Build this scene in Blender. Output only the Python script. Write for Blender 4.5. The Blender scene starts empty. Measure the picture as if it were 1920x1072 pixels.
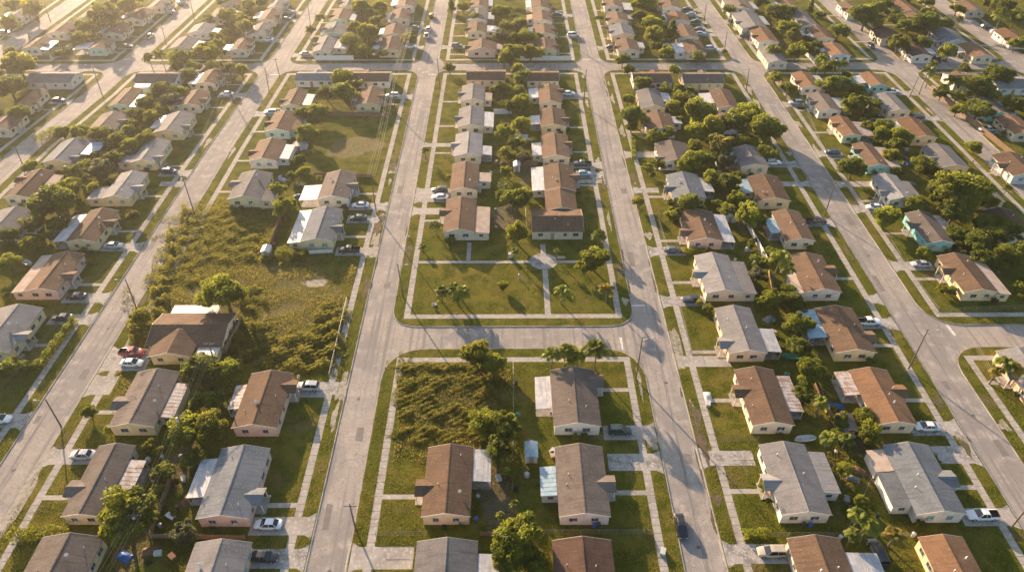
import bpy, math, random
import numpy as np
from math import sin, cos, tan, pi, radians, atan, sqrt, hypot
random.seed(7); RNG = np.random.default_rng(7)
sc = bpy.context.scene; COL = sc.collection
# ------------------------------------------------------------------ camera
F, CH = 1340.0, 110.0
TH = atan(1112 / F); PS = atan(9 / (F / cos(TH)))
SUN_EL, SUN_AZ = radians(13.5), radians(-29)
cd = bpy.data.cameras.new('camera'); cam = bpy.data.objects.new('camera', cd); COL.objects.link(cam)
cam.location = (0, 0, CH); cam.rotation_euler = (pi / 2 - TH, 0, -PS)
cd.sensor_width = 36; cd.lens = F / 1920 * 36; cd.clip_start = 1; cd.clip_end = 6000
sc.camera = cam
# ------------------------------------------------------------------ world, sun, exposure
w = bpy.data.worlds.new('World'); sc.world = w; w.use_nodes = True
nt = w.node_tree; bg = nt.nodes['Background']
sky = nt.nodes.new('ShaderNodeTexSky'); sky.sky_type = 'NISHITA'; sky.sun_disc = False
sky.sun_elevation = SUN_EL; sky.sun_rotation = SUN_AZ; sky.air_density = 1.0; sky.dust_density = 1.5
nt.links.new(sky.outputs[0], bg.inputs[0]); bg.inputs[1].default_value = 0.09
sl = bpy.data.lights.new('sun', 'SUN'); so = bpy.data.objects.new('sun', sl); COL.objects.link(so)
sl.energy = 5.0; sl.angle = radians(0.6); sl.color = (1.0, 0.71, 0.47)
so.rotation_euler = (pi / 2 - SUN_EL, 0, pi + SUN_AZ * -1)
from mathutils import Vector, Matrix
so.rotation_euler = Vector((sin(SUN_AZ) * cos(SUN_EL), cos(SUN_AZ) * cos(SUN_EL), sin(SUN_EL))).to_track_quat('Z', 'Y').to_euler()
sc.view_settings.view_transform = 'Standard'; sc.view_settings.look = 'None'
sc.view_settings.exposure = 1.78; sc.view_settings.gamma = 1.0
sc.render.engine = 'CYCLES'
cy = sc.cycles; cy.use_denoising = True; cy.max_bounces = 6; cy.diffuse_bounces = 3; cy.glossy_bounces = 2
cy.transmission_bounces = 3; cy.volume_bounces = 1; cy.transparent_max_bounces = 4
# ------------------------------------------------------------------ pixel of the photograph -> a point on the level z
fw = np.array([sin(PS) * cos(TH), cos(PS) * cos(TH), -sin(TH)]); rt = np.array([cos(PS), -sin(PS), 0.]); up = np.cross(rt, fw)
def P(x, y, z=0.):
    d = fw * F + rt * (x - 960) - up * (y - 536); t = (z - CH) / d[2]
    return float(d[0] * t), float(d[1] * t)
def scale_at(y): return cos(TH) * (y + 576) / CH
# ------------------------------------------------------------------ mesh helpers
class MB:
    def __init__(s): s.v = []; s.f = []
    def add(s, vs, fs):
        n = len(s.v); s.v += [tuple(map(float, p)) for p in vs]; s.f += [tuple(i + n for i in f) for f in fs]
    def box(s, x0, x1, y0, y1, z0, z1):
        s.add([(x0,y0,z0),(x1,y0,z0),(x1,y1,z0),(x0,y1,z0),(x0,y0,z1),(x1,y0,z1),(x1,y1,z1),(x0,y1,z1)],
              [(0,3,2,1),(4,5,6,7),(0,1,5,4),(1,2,6,5),(2,3,7,6),(3,0,4,7)])
    def tube(s, pts, rs, n=8, cap=True):
        base = len(s.v); pts = [Vector(p) for p in pts]
        if not hasattr(rs, '__len__'): rs = [rs] * len(pts)
        for i, p in enumerate(pts):
            d = (pts[min(i + 1, len(pts) - 1)] - pts[max(i - 1, 0)]).normalized()
            a = d.orthogonal().normalized() if abs(d.z) < .99 else Vector((1, 0, 0)); b = d.cross(a)
            if abs(d.z) < .9:
                a = Vector((0, 0, 1)).cross(d).normalized(); b = d.cross(a)
            for k in range(n):
                t = 2 * pi * k / n; q = p + (a * cos(t) + b * sin(t)) * rs[i]; s.v.append(tuple(q))
        for i in range(len(pts) - 1):
            for k in range(n):
                a0 = base + i * n + k; a1 = base + i * n + (k + 1) % n
                s.f.append((a0, a1, a1 + n, a0 + n))
        if cap:
            s.f.append(tuple(base + k for k in reversed(range(n)))); s.f.append(tuple(base + (len(pts) - 1) * n + k for k in range(n)))
    def build(s, name, m, parent=None, loc=None, smooth=False):
        me = bpy.data.meshes.new(name); me.from_pydata(s.v, [], s.f); me.update()
        if m: me.materials.append(m)
        if smooth: me.polygons.foreach_set('use_smooth', [True] * len(me.polygons))
        o = bpy.data.objects.new(name, me); COL.objects.link(o)
        if parent: o.parent = parent
        if loc: o.location = loc
        return o
def raw_mesh(name, V, Fc, m):                                          # numpy quads
    me = bpy.data.meshes.new(name); n = len(Fc); k = Fc.shape[1]
    me.vertices.add(len(V)); me.vertices.foreach_set('co', V.astype('f').ravel())
    me.loops.add(n * k); me.loops.foreach_set('vertex_index', Fc.astype('i').ravel())
    me.polygons.add(n); me.polygons.foreach_set('loop_start', np.arange(0, n * k, k, dtype='i'))
    me.update(calc_edges=True); me.validate(); me.materials.append(m)
    return me
def tag(o, label=None, cat=None, group=None, kind=None):
    if label: o['label'] = label
    if cat: o['category'] = cat
    if group: o['group'] = group
    if kind: o['kind'] = kind
    return o
def empty(name, loc, rz=0, sc_=1):
    o = bpy.data.objects.new(name, None); COL.objects.link(o); o.location = loc; o.rotation_euler = (0, 0, rz)
    o.scale = (sc_,) * 3; o.empty_display_size = .3; return o
def copy_tree(o, parent=None):
    c = o.copy(); COL.objects.link(c); c.parent = parent
    for ch in o.children: copy_tree(ch, c)
    return c
# ------------------------------------------------------------------ materials
def mat(name, col, rough=.85, noise=None, bump=None, spec=.3, metal=0., obj_random=.0, streak=None):
    """noise=(scale, second colour, contrast lo, hi); bump=(scale, strength, distance); streak=(colour, amount)"""
    m = bpy.data.materials.new(name); m.use_nodes = True; t = m.node_tree; N = t.nodes; L = t.links
    b = N['Principled BSDF']; b.inputs['Roughness'].default_value = rough; b.inputs['Metallic'].default_value = metal
    b.inputs['Specular IOR Level'].default_value = spec
    tc = N.new('ShaderNodeTexCoord'); oi = N.new('ShaderNodeObjectInfo')
    ad = N.new('ShaderNodeVectorMath'); ad.operation = 'ADD'; L.new(tc.outputs['Object'], ad.inputs[0]); L.new(oi.outputs['Location'], ad.inputs[1])
    vec = ad.outputs[0]
    cur = None
    rgb = N.new('ShaderNodeRGB'); rgb.outputs[0].default_value = (*col, 1); cur = rgb.outputs[0]
    def mixin(fac, c2):
        nonlocal cur
        mx = N.new('ShaderNodeMix'); mx.data_type = 'RGBA'; L.new(fac, mx.inputs[0]); L.new(cur, mx.inputs[6])
        mx.inputs[7].default_value = (*c2, 1); cur = mx.outputs[2]
    def noisef(s, lo, hi, detail=5, v=None):
        n = N.new('ShaderNodeTexNoise'); n.inputs['Scale'].default_value = s; n.inputs['Detail'].default_value = detail
        L.new(v or vec, n.inputs['Vector'])
        r = N.new('ShaderNodeMapRange'); r.inputs[1].default_value = lo; r.inputs[2].default_value = hi; L.new(n.outputs[0], r.inputs[0]); return r.outputs[0]
    for nz in (noise if isinstance(noise, list) else [noise] if noise else []):
        mixin(noisef(nz[0], nz[2], nz[3]), nz[1])
    if streak:
        mp = N.new('ShaderNodeMapping'); mp.inputs['Scale'].default_value = (streak[2], streak[3], .3); L.new(vec, mp.inputs[0])
        mixin(noisef(1.0, .52, .52 + streak[1], 4, mp.outputs[0]), streak[0])
    if obj_random:
        hs = N.new('ShaderNodeHueSaturation'); mr = N.new('ShaderNodeMapRange'); L.new(oi.outputs['Random'], mr.inputs[0])
        mr.inputs[3].default_value = 1 - obj_random; mr.inputs[4].default_value = 1 + obj_random
        L.new(mr.outputs[0], hs.inputs['Value']); L.new(cur, hs.inputs['Color']); cur = hs.outputs[0]
    L.new(cur, b.inputs['Base Color'])
    if bump:
        n = N.new('ShaderNodeTexNoise'); n.inputs['Scale'].default_value = bump[0]; n.inputs['Detail'].default_value = 6; L.new(vec, n.inputs['Vector'])
        bp = N.new('ShaderNodeBump'); bp.inputs['Strength'].default_value = bump[1]; bp.inputs['Distance'].default_value = bump[2]
        L.new(n.outputs[0], bp.inputs['Height']); L.new(bp.outputs[0], b.inputs['Normal'])
    m['vec'] = 0
    return m
def roof_mat(name, c1, c2, c3):
    m = mat(name, c1, .9, [(0.35, c2, .42, .62), (3.0, c3, .5, .72), (14.0, tuple(x * .6 for x in c1), .48, .75)], (16., .3, .025), .12, 0, .2, ((c2[0]*.82, c2[1]*.82, c2[2]*.82), .2, .22, 2.6))
    t = m.node_tree; N = t.nodes; L = t.links; b = N['Principled BSDF']
    tc = [n for n in N if n.type == 'TEX_COORD'][0]                       # courses of shingles stepped down the slope
    sp = N.new('ShaderNodeSeparateXYZ'); L.new(tc.outputs['Object'], sp.inputs[0])
    ml = N.new('ShaderNodeMath'); ml.operation = 'MULTIPLY'; ml.inputs[1].default_value = 11.; L.new(sp.outputs[2], ml.inputs[0])
    fr = N.new('ShaderNodeMath'); fr.operation = 'FRACT'; L.new(ml.outputs[0], fr.inputs[0])
    bp = N.new('ShaderNodeBump'); bp.inputs['Strength'].default_value = .35; bp.inputs['Distance'].default_value = .03
    L.new(fr.outputs[0], bp.inputs['Height']); old = b.inputs['Normal'].links[0].from_socket
    L.new(old, bp.inputs['Normal']); L.new(bp.outputs[0], b.inputs['Normal'])
    return m
ROOF = dict(
 br=roof_mat('roof_brown', (.145,.092,.058), (.105,.069,.047), (.19,.132,.09)),
 db=roof_mat('roof_dark_brown', (.1,.06,.042), (.073,.046,.034), (.135,.085,.06)),
 og=roof_mat('roof_orange', (.19,.108,.06), (.145,.085,.05), (.235,.145,.085)),
 gb=roof_mat('roof_grey_brown', (.155,.128,.108), (.115,.095,.082), (.2,.168,.145)),
 gr=roof_mat('roof_grey', (.19,.18,.172), (.14,.133,.13), (.24,.228,.22)),
 lg=roof_mat('roof_light_grey', (.24,.23,.225), (.185,.18,.175), (.3,.29,.28)),
 bl=roof_mat('roof_blue_grey', (.15,.162,.172), (.11,.122,.132), (.205,.212,.22)))
ROOFN = dict(br='brown', db='dark brown', og='orange brown', gb='grey brown', gr='grey', lg='pale grey', bl='blue grey')
def wall_mat(n, c): return mat('wall_' + n, c, .9, [(.8, tuple(x * .82 for x in c), .45, .7), (6, tuple(x * .72 for x in c), .58, .8)], (12, .3, .03), .2, 0, .06)
WALL = dict(cr=wall_mat('cream', (.6,.53,.4)), ye=wall_mat('yellow', (.64,.52,.3)), pi=wall_mat('pink', (.6,.42,.35)), wh=wall_mat('white', (.62,.6,.55)),
 mi=wall_mat('mint', (.42,.56,.46)), tu=wall_mat('turquoise', (.22,.48,.48)), pe=wall_mat('peach', (.62,.46,.34)), gy=wall_mat('grey', (.5,.49,.47)))
WALLN = dict(cr='cream', ye='yellow', pi='pink', wh='white', mi='mint', tu='turquoise', pe='peach', gy='grey')
PAT = dict(w=mat('white_metal_roof', (.47,.46,.45), .5, [(.5,(.34,.35,.37),.46,.62),(1.6,(.3,.28,.26),.52,.72),(5,(.22,.2,.18),.6,.8)], (3,.3,.05), .4, 0, .08, ((.3,.28,.26),.12,3.2,.25)),
 r=mat('rusty_metal_roof', (.42,.37,.34), .6, [(.7,(.26,.17,.12),.45,.6),(5,(.6,.58,.55),.55,.7)], (4,.4,.06), .3, 0, .05, ((.2,.13,.1),.25,7,.4)),
 b=mat('blue_metal_roof', (.22,.33,.38), .55, [(.8,(.35,.42,.44),.45,.65)], (4,.3,.05), .4, 0, .05, ((.14,.2,.24),.3,6,.4)),
 t=mat('tan_flat_roof', (.34,.26,.2), .9, [(.6,(.42,.34,.28),.4,.65)], (9,.4,.04), .2),
 g=mat('grey_flat_roof', (.27,.25,.23), .9, [(.6,(.36,.34,.32),.4,.65)], (9,.4,.04), .2))
PATN = dict(w='white patio roof', r='rusty patio roof', b='blue patio roof', t='tan flat extension', g='grey lean-to')
M_trim = mat('white_trim', (.6,.54,.46), .6, (2,(.55,.5,.44),.5,.75))
M_glass = mat('window_glass', (.035,.05,.06), .12, (.6,(.08,.1,.11),.45,.6), None, .6)
M_glassb = mat('window_shutter', (.1,.32,.34), .4, (2,(.07,.24,.27),.45,.6))
M_frame = mat('window_frame', (.42,.4,.37), .5)
M_door = mat('door_paint', (.33,.24,.17), .6, (3,(.25,.18,.13),.4,.7), None, .3, 0, .3)
M_pipe = mat('vent_metal', (.75,.75,.73), .4)
M_conc = mat('concrete', (.34,.31,.275), .9, [(.25,(.27,.245,.215),.42,.62),(1.6,(.44,.42,.38),.52,.72),(9,(.2,.18,.155),.6,.8)], (10,.35,.03), .2)
M_conc2 = mat('stained_concrete', (.33,.31,.285), .9, [(.5,(.19,.175,.16),.45,.62),(2.6,(.46,.44,.4),.52,.68),(9,(.16,.14,.12),.55,.75)], (8,.5,.04), .2)
M_kerb = mat('kerb_concrete', (.33,.31,.28), .9, [(.3,(.2,.185,.16),.45,.6),(4,(.42,.4,.37),.55,.75)], (10,.3,.03), .2)
M_paint = mat('road_paint', (.62,.6,.56), .8, (3,(.33,.3,.27),.5,.62))
M_ypaint = mat('road_yellow_paint', (.5,.36,.12), .8, (2,(.3,.27,.24),.42,.58))
def asphalt():
    m = mat('asphalt', (.325,.286,.245), .92, [(.06,(.235,.215,.198),.44,.56),(.35,(.37,.33,.29),.5,.66),(1.7,(.25,.228,.208),.52,.68),(6,(.19,.172,.158),.52,.74)], (12,.5,.03), .2, 0, 0, ((.2,.183,.17),.14,1.1,.03))
    t = m.node_tree; N = t.nodes; L = t.links; b = N['Principled BSDF']; cur = b.inputs['Base Color'].links[0].from_socket
    tc = [n for n in N if n.type == 'TEX_COORD'][0]
    nz = N.new('ShaderNodeTexNoise'); nz.inputs['Scale'].default_value = .6; L.new(tc.outputs['Object'], nz.inputs['Vector'])
    mx = N.new('ShaderNodeMix'); mx.data_type = 'VECTOR'; mx.inputs[0].default_value = .12; L.new(tc.outputs['Object'], mx.inputs[4]); 
    sc2 = N.new('ShaderNodeVectorMath'); sc2.operation = 'SCALE'; sc2.inputs['Scale'].default_value = 12.; L.new(nz.outputs[1], sc2.inputs[0])
    add = N.new('ShaderNodeVectorMath'); add.operation = 'ADD'; L.new(tc.outputs['Object'], add.inputs[0]); L.new(sc2.outputs[0], add.inputs[1])
    vo = N.new('ShaderNodeTexVoronoi'); vo.feature = 'DISTANCE_TO_EDGE'; vo.inputs['Scale'].default_value = .16; L.new(add.outputs[0], vo.inputs['Vector'])
    mr = N.new('ShaderNodeMapRange'); mr.inputs[1].default_value = .004; mr.inputs[2].default_value = .012; mr.inputs[3].default_value = .65; mr.inputs[4].default_value = 0; L.new(vo.outputs[0], mr.inputs[0])
    c = N.new('ShaderNodeMix'); c.data_type = 'RGBA'; L.new(mr.outputs[0], c.inputs[0]); L.new(cur, c.inputs[6]); c.inputs[7].default_value = (.1,.09,.08,1)
    L.new(c.outputs[2], b.inputs['Base Color']); return m
M_road = asphalt()
M_tar = mat('tar_seam', (.085,.078,.07), .8, (1.5,(.14,.125,.115),.45,.6))
M_grass = mat('lawn_grass', (.1,.112,.014), .95, [(.05,(.17,.142,.028),.42,.6),(.3,(.06,.078,.008),.42,.62),(1.3,(.14,.115,.025),.52,.7),(.16,(.16,.12,.05),.6,.7),(7,(.042,.05,.007),.5,.72),(2.4,(.19,.15,.08),.68,.75)], (5,1.,.22), .02)
M_dry = mat('dry_grass', (.15,.12,.045), .95, [(.1,(.1,.1,.03),.42,.6),(1.2,(.2,.15,.08),.5,.68),(6,(.09,.075,.03),.5,.7)], (4,1.,.3), .1)
M_sand = mat('sandy_soil', (.34,.3,.24), .95, [(1.2,(.2,.17,.12),.45,.65),(8,(.42,.39,.33),.5,.7)], (8,.6,.08), .1)
M_dirt = mat('yard_dirt', (.12,.09,.06), .95, [(.7,(.075,.075,.03),.45,.6),(4,(.18,.14,.1),.5,.7)], (6,.8,.12), .1)
M_wood = mat('weathered_wood', (.24,.16,.1), .9, [(2,(.17,.115,.075),.45,.65)], (12,.4,.03), .2, 0, .2)
M_pole = mat('pole_wood', (.15,.115,.085), .9, (3,(.1,.075,.055),.45,.65))
M_wallw = mat('white_fence_paint', (.66,.66,.64), .7, (2,(.5,.5,.47),.45,.7))
M_galv = mat('galvanised_steel', (.27,.27,.26), .45, (3,(.33,.33,.32),.4,.7), None, .5, .3)
M_wire = mat('wire', (.16,.14,.12), .4, None, None, .5)
M_lamp = mat('lamp_housing', (.55,.55,.53), .5)
M_bark = mat('bark', (.15,.115,.085), .95, (4,(.09,.07,.05),.45,.65), (9,.6,.05), .1)
def leaf_mat(name, c1, c2, tr=.5):
    m = mat(name, c1, .6, [(.9, c2, .42, .62)], None, .25, 0, .22)
    t = m.node_tree; N = t.nodes; L = t.links; b = N['Principled BSDF']; out = N['Material Output']
    cur = b.inputs['Base Color'].links[0].from_socket
    tr_ = N.new('ShaderNodeBsdfTranslucent'); mx = N.new('ShaderNodeMixShader'); mx.inputs[0].default_value = tr
    hs = N.new('ShaderNodeHueSaturation'); hs.inputs['Value'].default_value = 1.9; hs.inputs['Hue'].default_value = .492; L.new(cur, hs.inputs['Color']); L.new(hs.outputs[0], tr_.inputs[0])
    L.new(b.outputs[0], mx.inputs[1]); L.new(tr_.outputs[0], mx.inputs[2]); L.new(mx.outputs[0], out.inputs[0]); return m
LEAF = dict(g=leaf_mat('leaf_green', (.165,.185,.018), (.09,.112,.012)), d=leaf_mat('leaf_dark', (.12,.145,.018), (.066,.088,.012)),
 y=leaf_mat('leaf_yellow_green', (.195,.2,.02), (.11,.13,.014)), r=leaf_mat('leaf_rusty', (.165,.145,.03), (.1,.11,.02)), p=leaf_mat('leaf_pale', (.11,.12,.06), (.08,.09,.04)))
M_palm = leaf_mat('palm_frond', (.2,.225,.03), (.11,.135,.018)); M_palmy = leaf_mat('yellow_palm_frond', (.26,.22,.03), (.2,.17,.03))
M_brush = leaf_mat('brush_leaf', (.19,.175,.026), (.1,.115,.018)); M_blade = leaf_mat('grass_blade', (.13,.135,.016), (.175,.145,.028), .4); M_tall = leaf_mat('tall_grass', (.22,.19,.05), (.14,.15,.035), .45)
# ------------------------------------------------------------------ ground, roads
def plane(name, x0, x1, y0, y1, z, m):
    b = MB(); b.add([(x0,y0,z),(x1,y0,z),(x1,y1,z),(x0,y1,z)], [(0,1,2,3)]); return b.build(name, m)
tag(plane('ground', -2500, 2500, -1500, 3500, 0, M_dry), kind='structure')
YT, YB = 470., -60.
S1, S2 = (111.2, 118.1), (260.2, 266.6)
def lin(pts):
    ys = [p[0] for p in pts]; xs = [p[1] for p in pts]
    return lambda Y: float(np.interp(Y, ys, xs))
ST = [  # name, centre x as a function of Y, half width
 ('L3', lin([(0,-262),(500,-256)]), 4.2), ('L2', lin([(0,-204),(500,-199)]), 4.8), ('L1', lin([(150,-152.5),(209,-151),(240,-147.5),(340,-143.6),(500,-141)]), 3.9),
 ('C', lin([(200,-90.6),(341,-87.6),(500,-86)]), 3.7), ('A', lin([(0,-29.9),(500,-30.8)]), 3.25), ('B', lin([(0,31.9),(500,32.2)]), 3.4),
 ('D', lin([(0,91.5),(250,91.4),(341,89.6)]), 3.6), ('E', lin([(0,149.3),(250,148.8),(341,147.6)]), 3.8), ('F', lin([(0,198.6),(500,198.4)]), 4.6), ('G', lin([(0,262),(500,262)]), 4.)]
STD = {s[0]: s for s in ST}
def edge(n, side, Y): s = STD[n]; return s[1](Y) + side * s[2]
def arc_poly(pts, r):
    out = []; n = len(pts)
    for i in range(n):
        p = Vector(pts[i]); a = (Vector(pts[i-1]) - p).normalized(); b = (Vector(pts[(i+1) % n]) - p).normalized()
        if r <= 0.01: out.append(tuple(p)); continue
        p0, p1 = p + a * r, p + b * r
        for k in range(9):
            t = k / 8; out.append(tuple(p0 * (1-t)**2 + p * (2 * t * (1-t) * .82 + 0) + p1 * t**2 + (p0 + p1) * (.18 * t * (1-t))))
    return out
def inset(pts, d):     # pts: [x0y0,x1y0,x1y1,x0y1] nearly a rectangle, counter-clockwise
    n = len(pts); out = []
    for i in range(n):
        p = Vector(pts[i]); a = (p - Vector(pts[i-1])).normalized(); b = (Vector(pts[(i+1) % n]) - p).normalized()
        na, nb = Vector((-a.y, a.x)), Vector((-b.y, b.x)); k = (na + nb); k = k / k.dot(na)
        out.append(tuple(p + k * d))
    return out
ROADS = MB()
def road_strip(n, y0, y1, z=.004):
    b = MB(); ys = np.linspace(y0, y1, 40); vs = []; s = STD[n]
    for Y in ys: vs += [(s[1](Y) - s[2] - .05, Y, z), (s[1](Y) + s[2] + .05, Y, z)]
    b.add(vs, [(2*i, 2*i+1, 2*i+3, 2*i+2) for i in range(len(ys) - 1)])
    tag(b.build('road', M_road), kind='structure')
for s in ST: road_strip(s[0], YB, YT, .004 )
def cross(y0, y1, x0, x1, z=.008):
    tag(plane('road', x0, x1, y0 - .05, y1 + .05, z, M_road), kind='structure')
cross(*S2, -330, 330)
def corner_fill(x0, x1, y, sgn):                                      # junction apron under the rounded kerbs
    pass
cross(*S1, edge('A', 1, 114) - .3, edge('B', -1, 114) + .3); cross(*S1, edge('D', 1, 114) - .3, 330)
KZ = .13
BLK = []
def block(nl, nr, y0, y1, corner=6.5):
    xl0, xl1 = edge(nl, 1, y0), edge(nl, 1, y1); xr0, xr1 = edge(nr, -1, y0), edge(nr, -1, y1)
    ys = [y0, y1]
    mids = [(y0 + y1) / 2, 200, 240, 341] if y1 - y0 > 100 else []
    mids = sorted(y for y in mids if y0 + 12 < y < y1 - 12)
    core = [(xl0, y0), (xr0, y0)] + [(edge(nr, -1, y), y) for y in mids] + [(xr1, y1), (xl1, y1)] + [(edge(nl, 1, y), y) for y in reversed(mids)]
    def rounded(off, r):
        pts = inset(core, off) if off else core; out = []; n = len(pts); corners = {0, 1, 2 + len(mids), 3 + len(mids)}
        for i in range(n):
            p = Vector(pts[i])
            if i not in corners: out.append(tuple(p)); continue
            a = (Vector(pts[i-1]) - p).normalized(); b = (Vector(pts[(i+1) % n]) - p).normalized(); p0, p1 = p + a * r, p + b * r
            for k in range(11):
                t = k / 10; out.append(tuple(p0 * (1-t)**2 + p * (2*t*(1-t)) * .9 + (p0 + p1) * .5 * (2*t*(1-t)) * .1 + p1 * t**2))
        return out
    def ring(name, o0, o1, m, za, zb, r, wall=True):
        A, B = rounded(o0, r), rounded(o1, max(r - (o1 - o0), .02)); n = len(A); b = MB()
        vs = [(x, y, zb) for x, y in A] + [(x, y, zb) for x, y in B] + [(x, y, za) for x, y in A]
        fs = [(i, (i+1) % n, n + (i+1) % n, n + i) for i in range(n)] + [(2*n + i, 2*n + (i+1) % n, (i+1) % n, i) for i in range(n)]
        b.add(vs, fs); return tag(b.build(name, m), kind='structure')
    ring('kerb', 0, .18, M_kerb, 0, KZ, corner)
    g = rounded(.17, corner - .17); b = MB(); b.add([(x, y, KZ - .006) for x, y in g], [tuple(range(len(g)))])
    tag(b.build('lawn', M_grass), kind='structure')
    b = MB(); A, B = inset(core, 2.75), inset(core, 4.15); n = len(A)
    A2, B2 = A, B
    b.add([(x, y, KZ) for x, y in A2] + [(x, y, KZ) for x, y in B2], [(i, (i+1) % n, n + (i+1) % n, n + i) for i in range(n)])
    tag(b.build('sidewalk', M_conc), kind='structure')
    # slab joints of the sidewalk, dark grass-filled lines
    j = MB()
    for side, nn in ((1, nl), (-1, nr)):
        Y = y0 + 5
        while Y < min(y1 - 5, 250):
            x = edge(nn, side, Y); xa, xb = sorted((x + side * 2.75, x + side * 4.15)); j.add([(xa,Y,KZ+.004),(xb,Y,KZ+.004),(xb,Y+.07,KZ+.004),(xa,Y+.07,KZ+.004)], [(0,1,2,3)]); Y += 1.5
    if j.v: tag(j.build('sidewalk_joints', M_dirt), kind='structure')
    BLK.append((nl, nr, y0, y1))
for a, b_ in zip(ST[:-1], ST[1:]):
    nl, nr = a[0], b_[0]
    block(nl, nr, S2[1], YT)
    if nl == 'A': block(nl, nr, YB, S1[0], 9.); block(nl, nr, S1[1], S2[0], 6.)
    elif nl in 'DEF': block(nl, nr, YB, S1[0], 8.); block(nl, nr, S1[1], S2[0], 8.)
    else: block(nl, nr, YB, S2[0])
# junction sheets so that asphalt reaches the rounded kerbs
def jun(x, y, r=7.5, z=.012):
    tag(plane('road', x - r, x + r, y - r, y + r, z, M_road), kind='structure')
for s in ST:
    for yy in S2: pass
    xc = s[1](263); h = s[2] + 6.6
    tag(plane('road', xc - h, xc + h, S2[0] - 6.6, S2[1] + 6.6, .012, M_road), kind='structure')
for n, sd in (('A', 1), ('B', -1), ('D', 1), ('E', 1), ('E', -1), ('F', 1), ('F', -1)):
    x = edge(n, sd, 114); xa, xb = sorted((x - sd * .4, x + sd * 9.2))
    tag(plane('road', xa, xb, S1[0] - 9.2, S1[1] + 9.2, .012, M_road), kind='structure')
# road markings and seams
def quad_px(name, pts, z, m, kind='structure'):
    b = MB(); b.add([(*P(x, y, z), z) for x, y in pts], [(0,1,2,3)]); return tag(b.build(name, m), kind=kind)
quad_px('stop_line', [(1185,574),(1209,574),(1209,571),(1185,571)], .017, M_paint)
quad_px('stop_line', [(1166,656),(1169,656),(1166,632),(1161,632)], .017, M_paint)
quad_px('stop_line', [(1789,629),(1793,628),(1777,608),(1773,609)], .017, M_paint)
def stripe(name, x0, y0, x1, y1, wd, z, m):
    d = Vector((x1 - x0, y1 - y0)).normalized(); n = Vector((-d.y, d.x)) * wd / 2
    b = MB(); b.add([(x0-n.x,y0-n.y,z),(x1-n.x,y1-n.y,z),(x1+n.x,y1+n.y,z),(x0+n.x,y0+n.y,z)], [(0,1,2,3)]); return tag(b.build(name, m), kind='structure')
stripe('stop_line', edge('A',-1,256)+3.6, 256.5, edge('A',1,256), 256.5, .5, .017, M_paint)
stripe('stop_line', edge('B',-1,270)+.3, 270.5, edge('B',1,270)-3.5, 270.5, .5, .017, M_paint)
stripe('stop_line', edge('C',-1,256)+3.6, 256.5, edge('C',1,256), 256.5, .5, .017, M_paint)
stripe('stop_line', edge('L1',-1,270)+.3, 271.5, edge('L1',1,270)-3.5, 271.5, .5, .017, M_paint)
def seam(n, off, y0, y1, wob=.05):
    b = MB(); Y = y0; vs = []; k = 0
    while Y < y1:
        x = STD[n][1](Y) + off + wob * sin(Y * .9) + wob * .8 * sin(Y * 2.3 + 1); vs += [(x-.035,Y,.0165),(x+.035,Y,.0165)]; Y += 1.
    b.add(vs, [(2*i,2*i+1,2*i+3,2*i+2) for i in range(len(vs)//2-1)]); tag(b.build('road_seam', M_tar), kind='structure')
seam('C', -1.2, 40, 255); seam('D', .3, 40, 250); seam('A', .2, 160, 255, .1); seam('L1', .4, 150, 255); seam('B', 0., 45, 105, .12)
stripe('centre_line', 92.6, 122, 91.8, 148, .12, .018, M_ypaint); stripe('centre_line', 100, 114.4, 132, 114.2, .14, .018, M_ypaint)
RR = random.Random(12)
M_patch = mat('asphalt_repair', (.17,.152,.138), .9, [(1.2,(.21,.19,.17),.45,.65),(9,(.12,.108,.1),.5,.75)], (20,.4,.02), .2)
for n_, Y, off, w_, L_ in (('A',88,1.2,1.4,3.2),('A',70,-1.6,1.1,5),('A',133,.8,1.6,2.4),('A',176,-1,1.3,4),('B',82,1.4,1.2,2.2),('B',143,-1.2,1.5,6),('B',175,1,1.6,3),('C',104,1.4,1.5,3),('C',150,-1.8,1.2,5),('C',92,-2.2,1,2),('D',84,1.5,1.4,4),('D',100,-1.3,1.2,2.4),('D',160,1,1.6,5),('D',133,-2,1.2,6),('E',200,1,1.5,5),('L1',190,-.8,1.5,5)):
    x = STD[n_][1](Y) + off; b = MB(); vs = [(x + w_/2 * (1 if k % 4 in (1,2) else -1) + RR.uniform(-.12,.12), Y + L_/2 * (1 if k >= 2 else -1) + RR.uniform(-.2,.2), .0175) for k in range(4)]
    b.add(vs, [(0,1,2,3)]); tag(b.build('road_repair', M_patch), kind='structure')
for n_, Y, off in (('A',97,-.5),('A',60,.6),('B',64,-.4),('B',101,.5),('C',118,.4),('C',80,-.6),('D',92,.3),('D',144,-.3)):
    x = STD[n_][1](Y) + off; b = MB(); b.add([(x + .36*cos(t*pi/10), Y + .36*sin(t*pi/10), .021) for t in range(20)], [tuple(range(20))]); tag(b.build('manhole_cover', M_tar), kind='structure')
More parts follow.
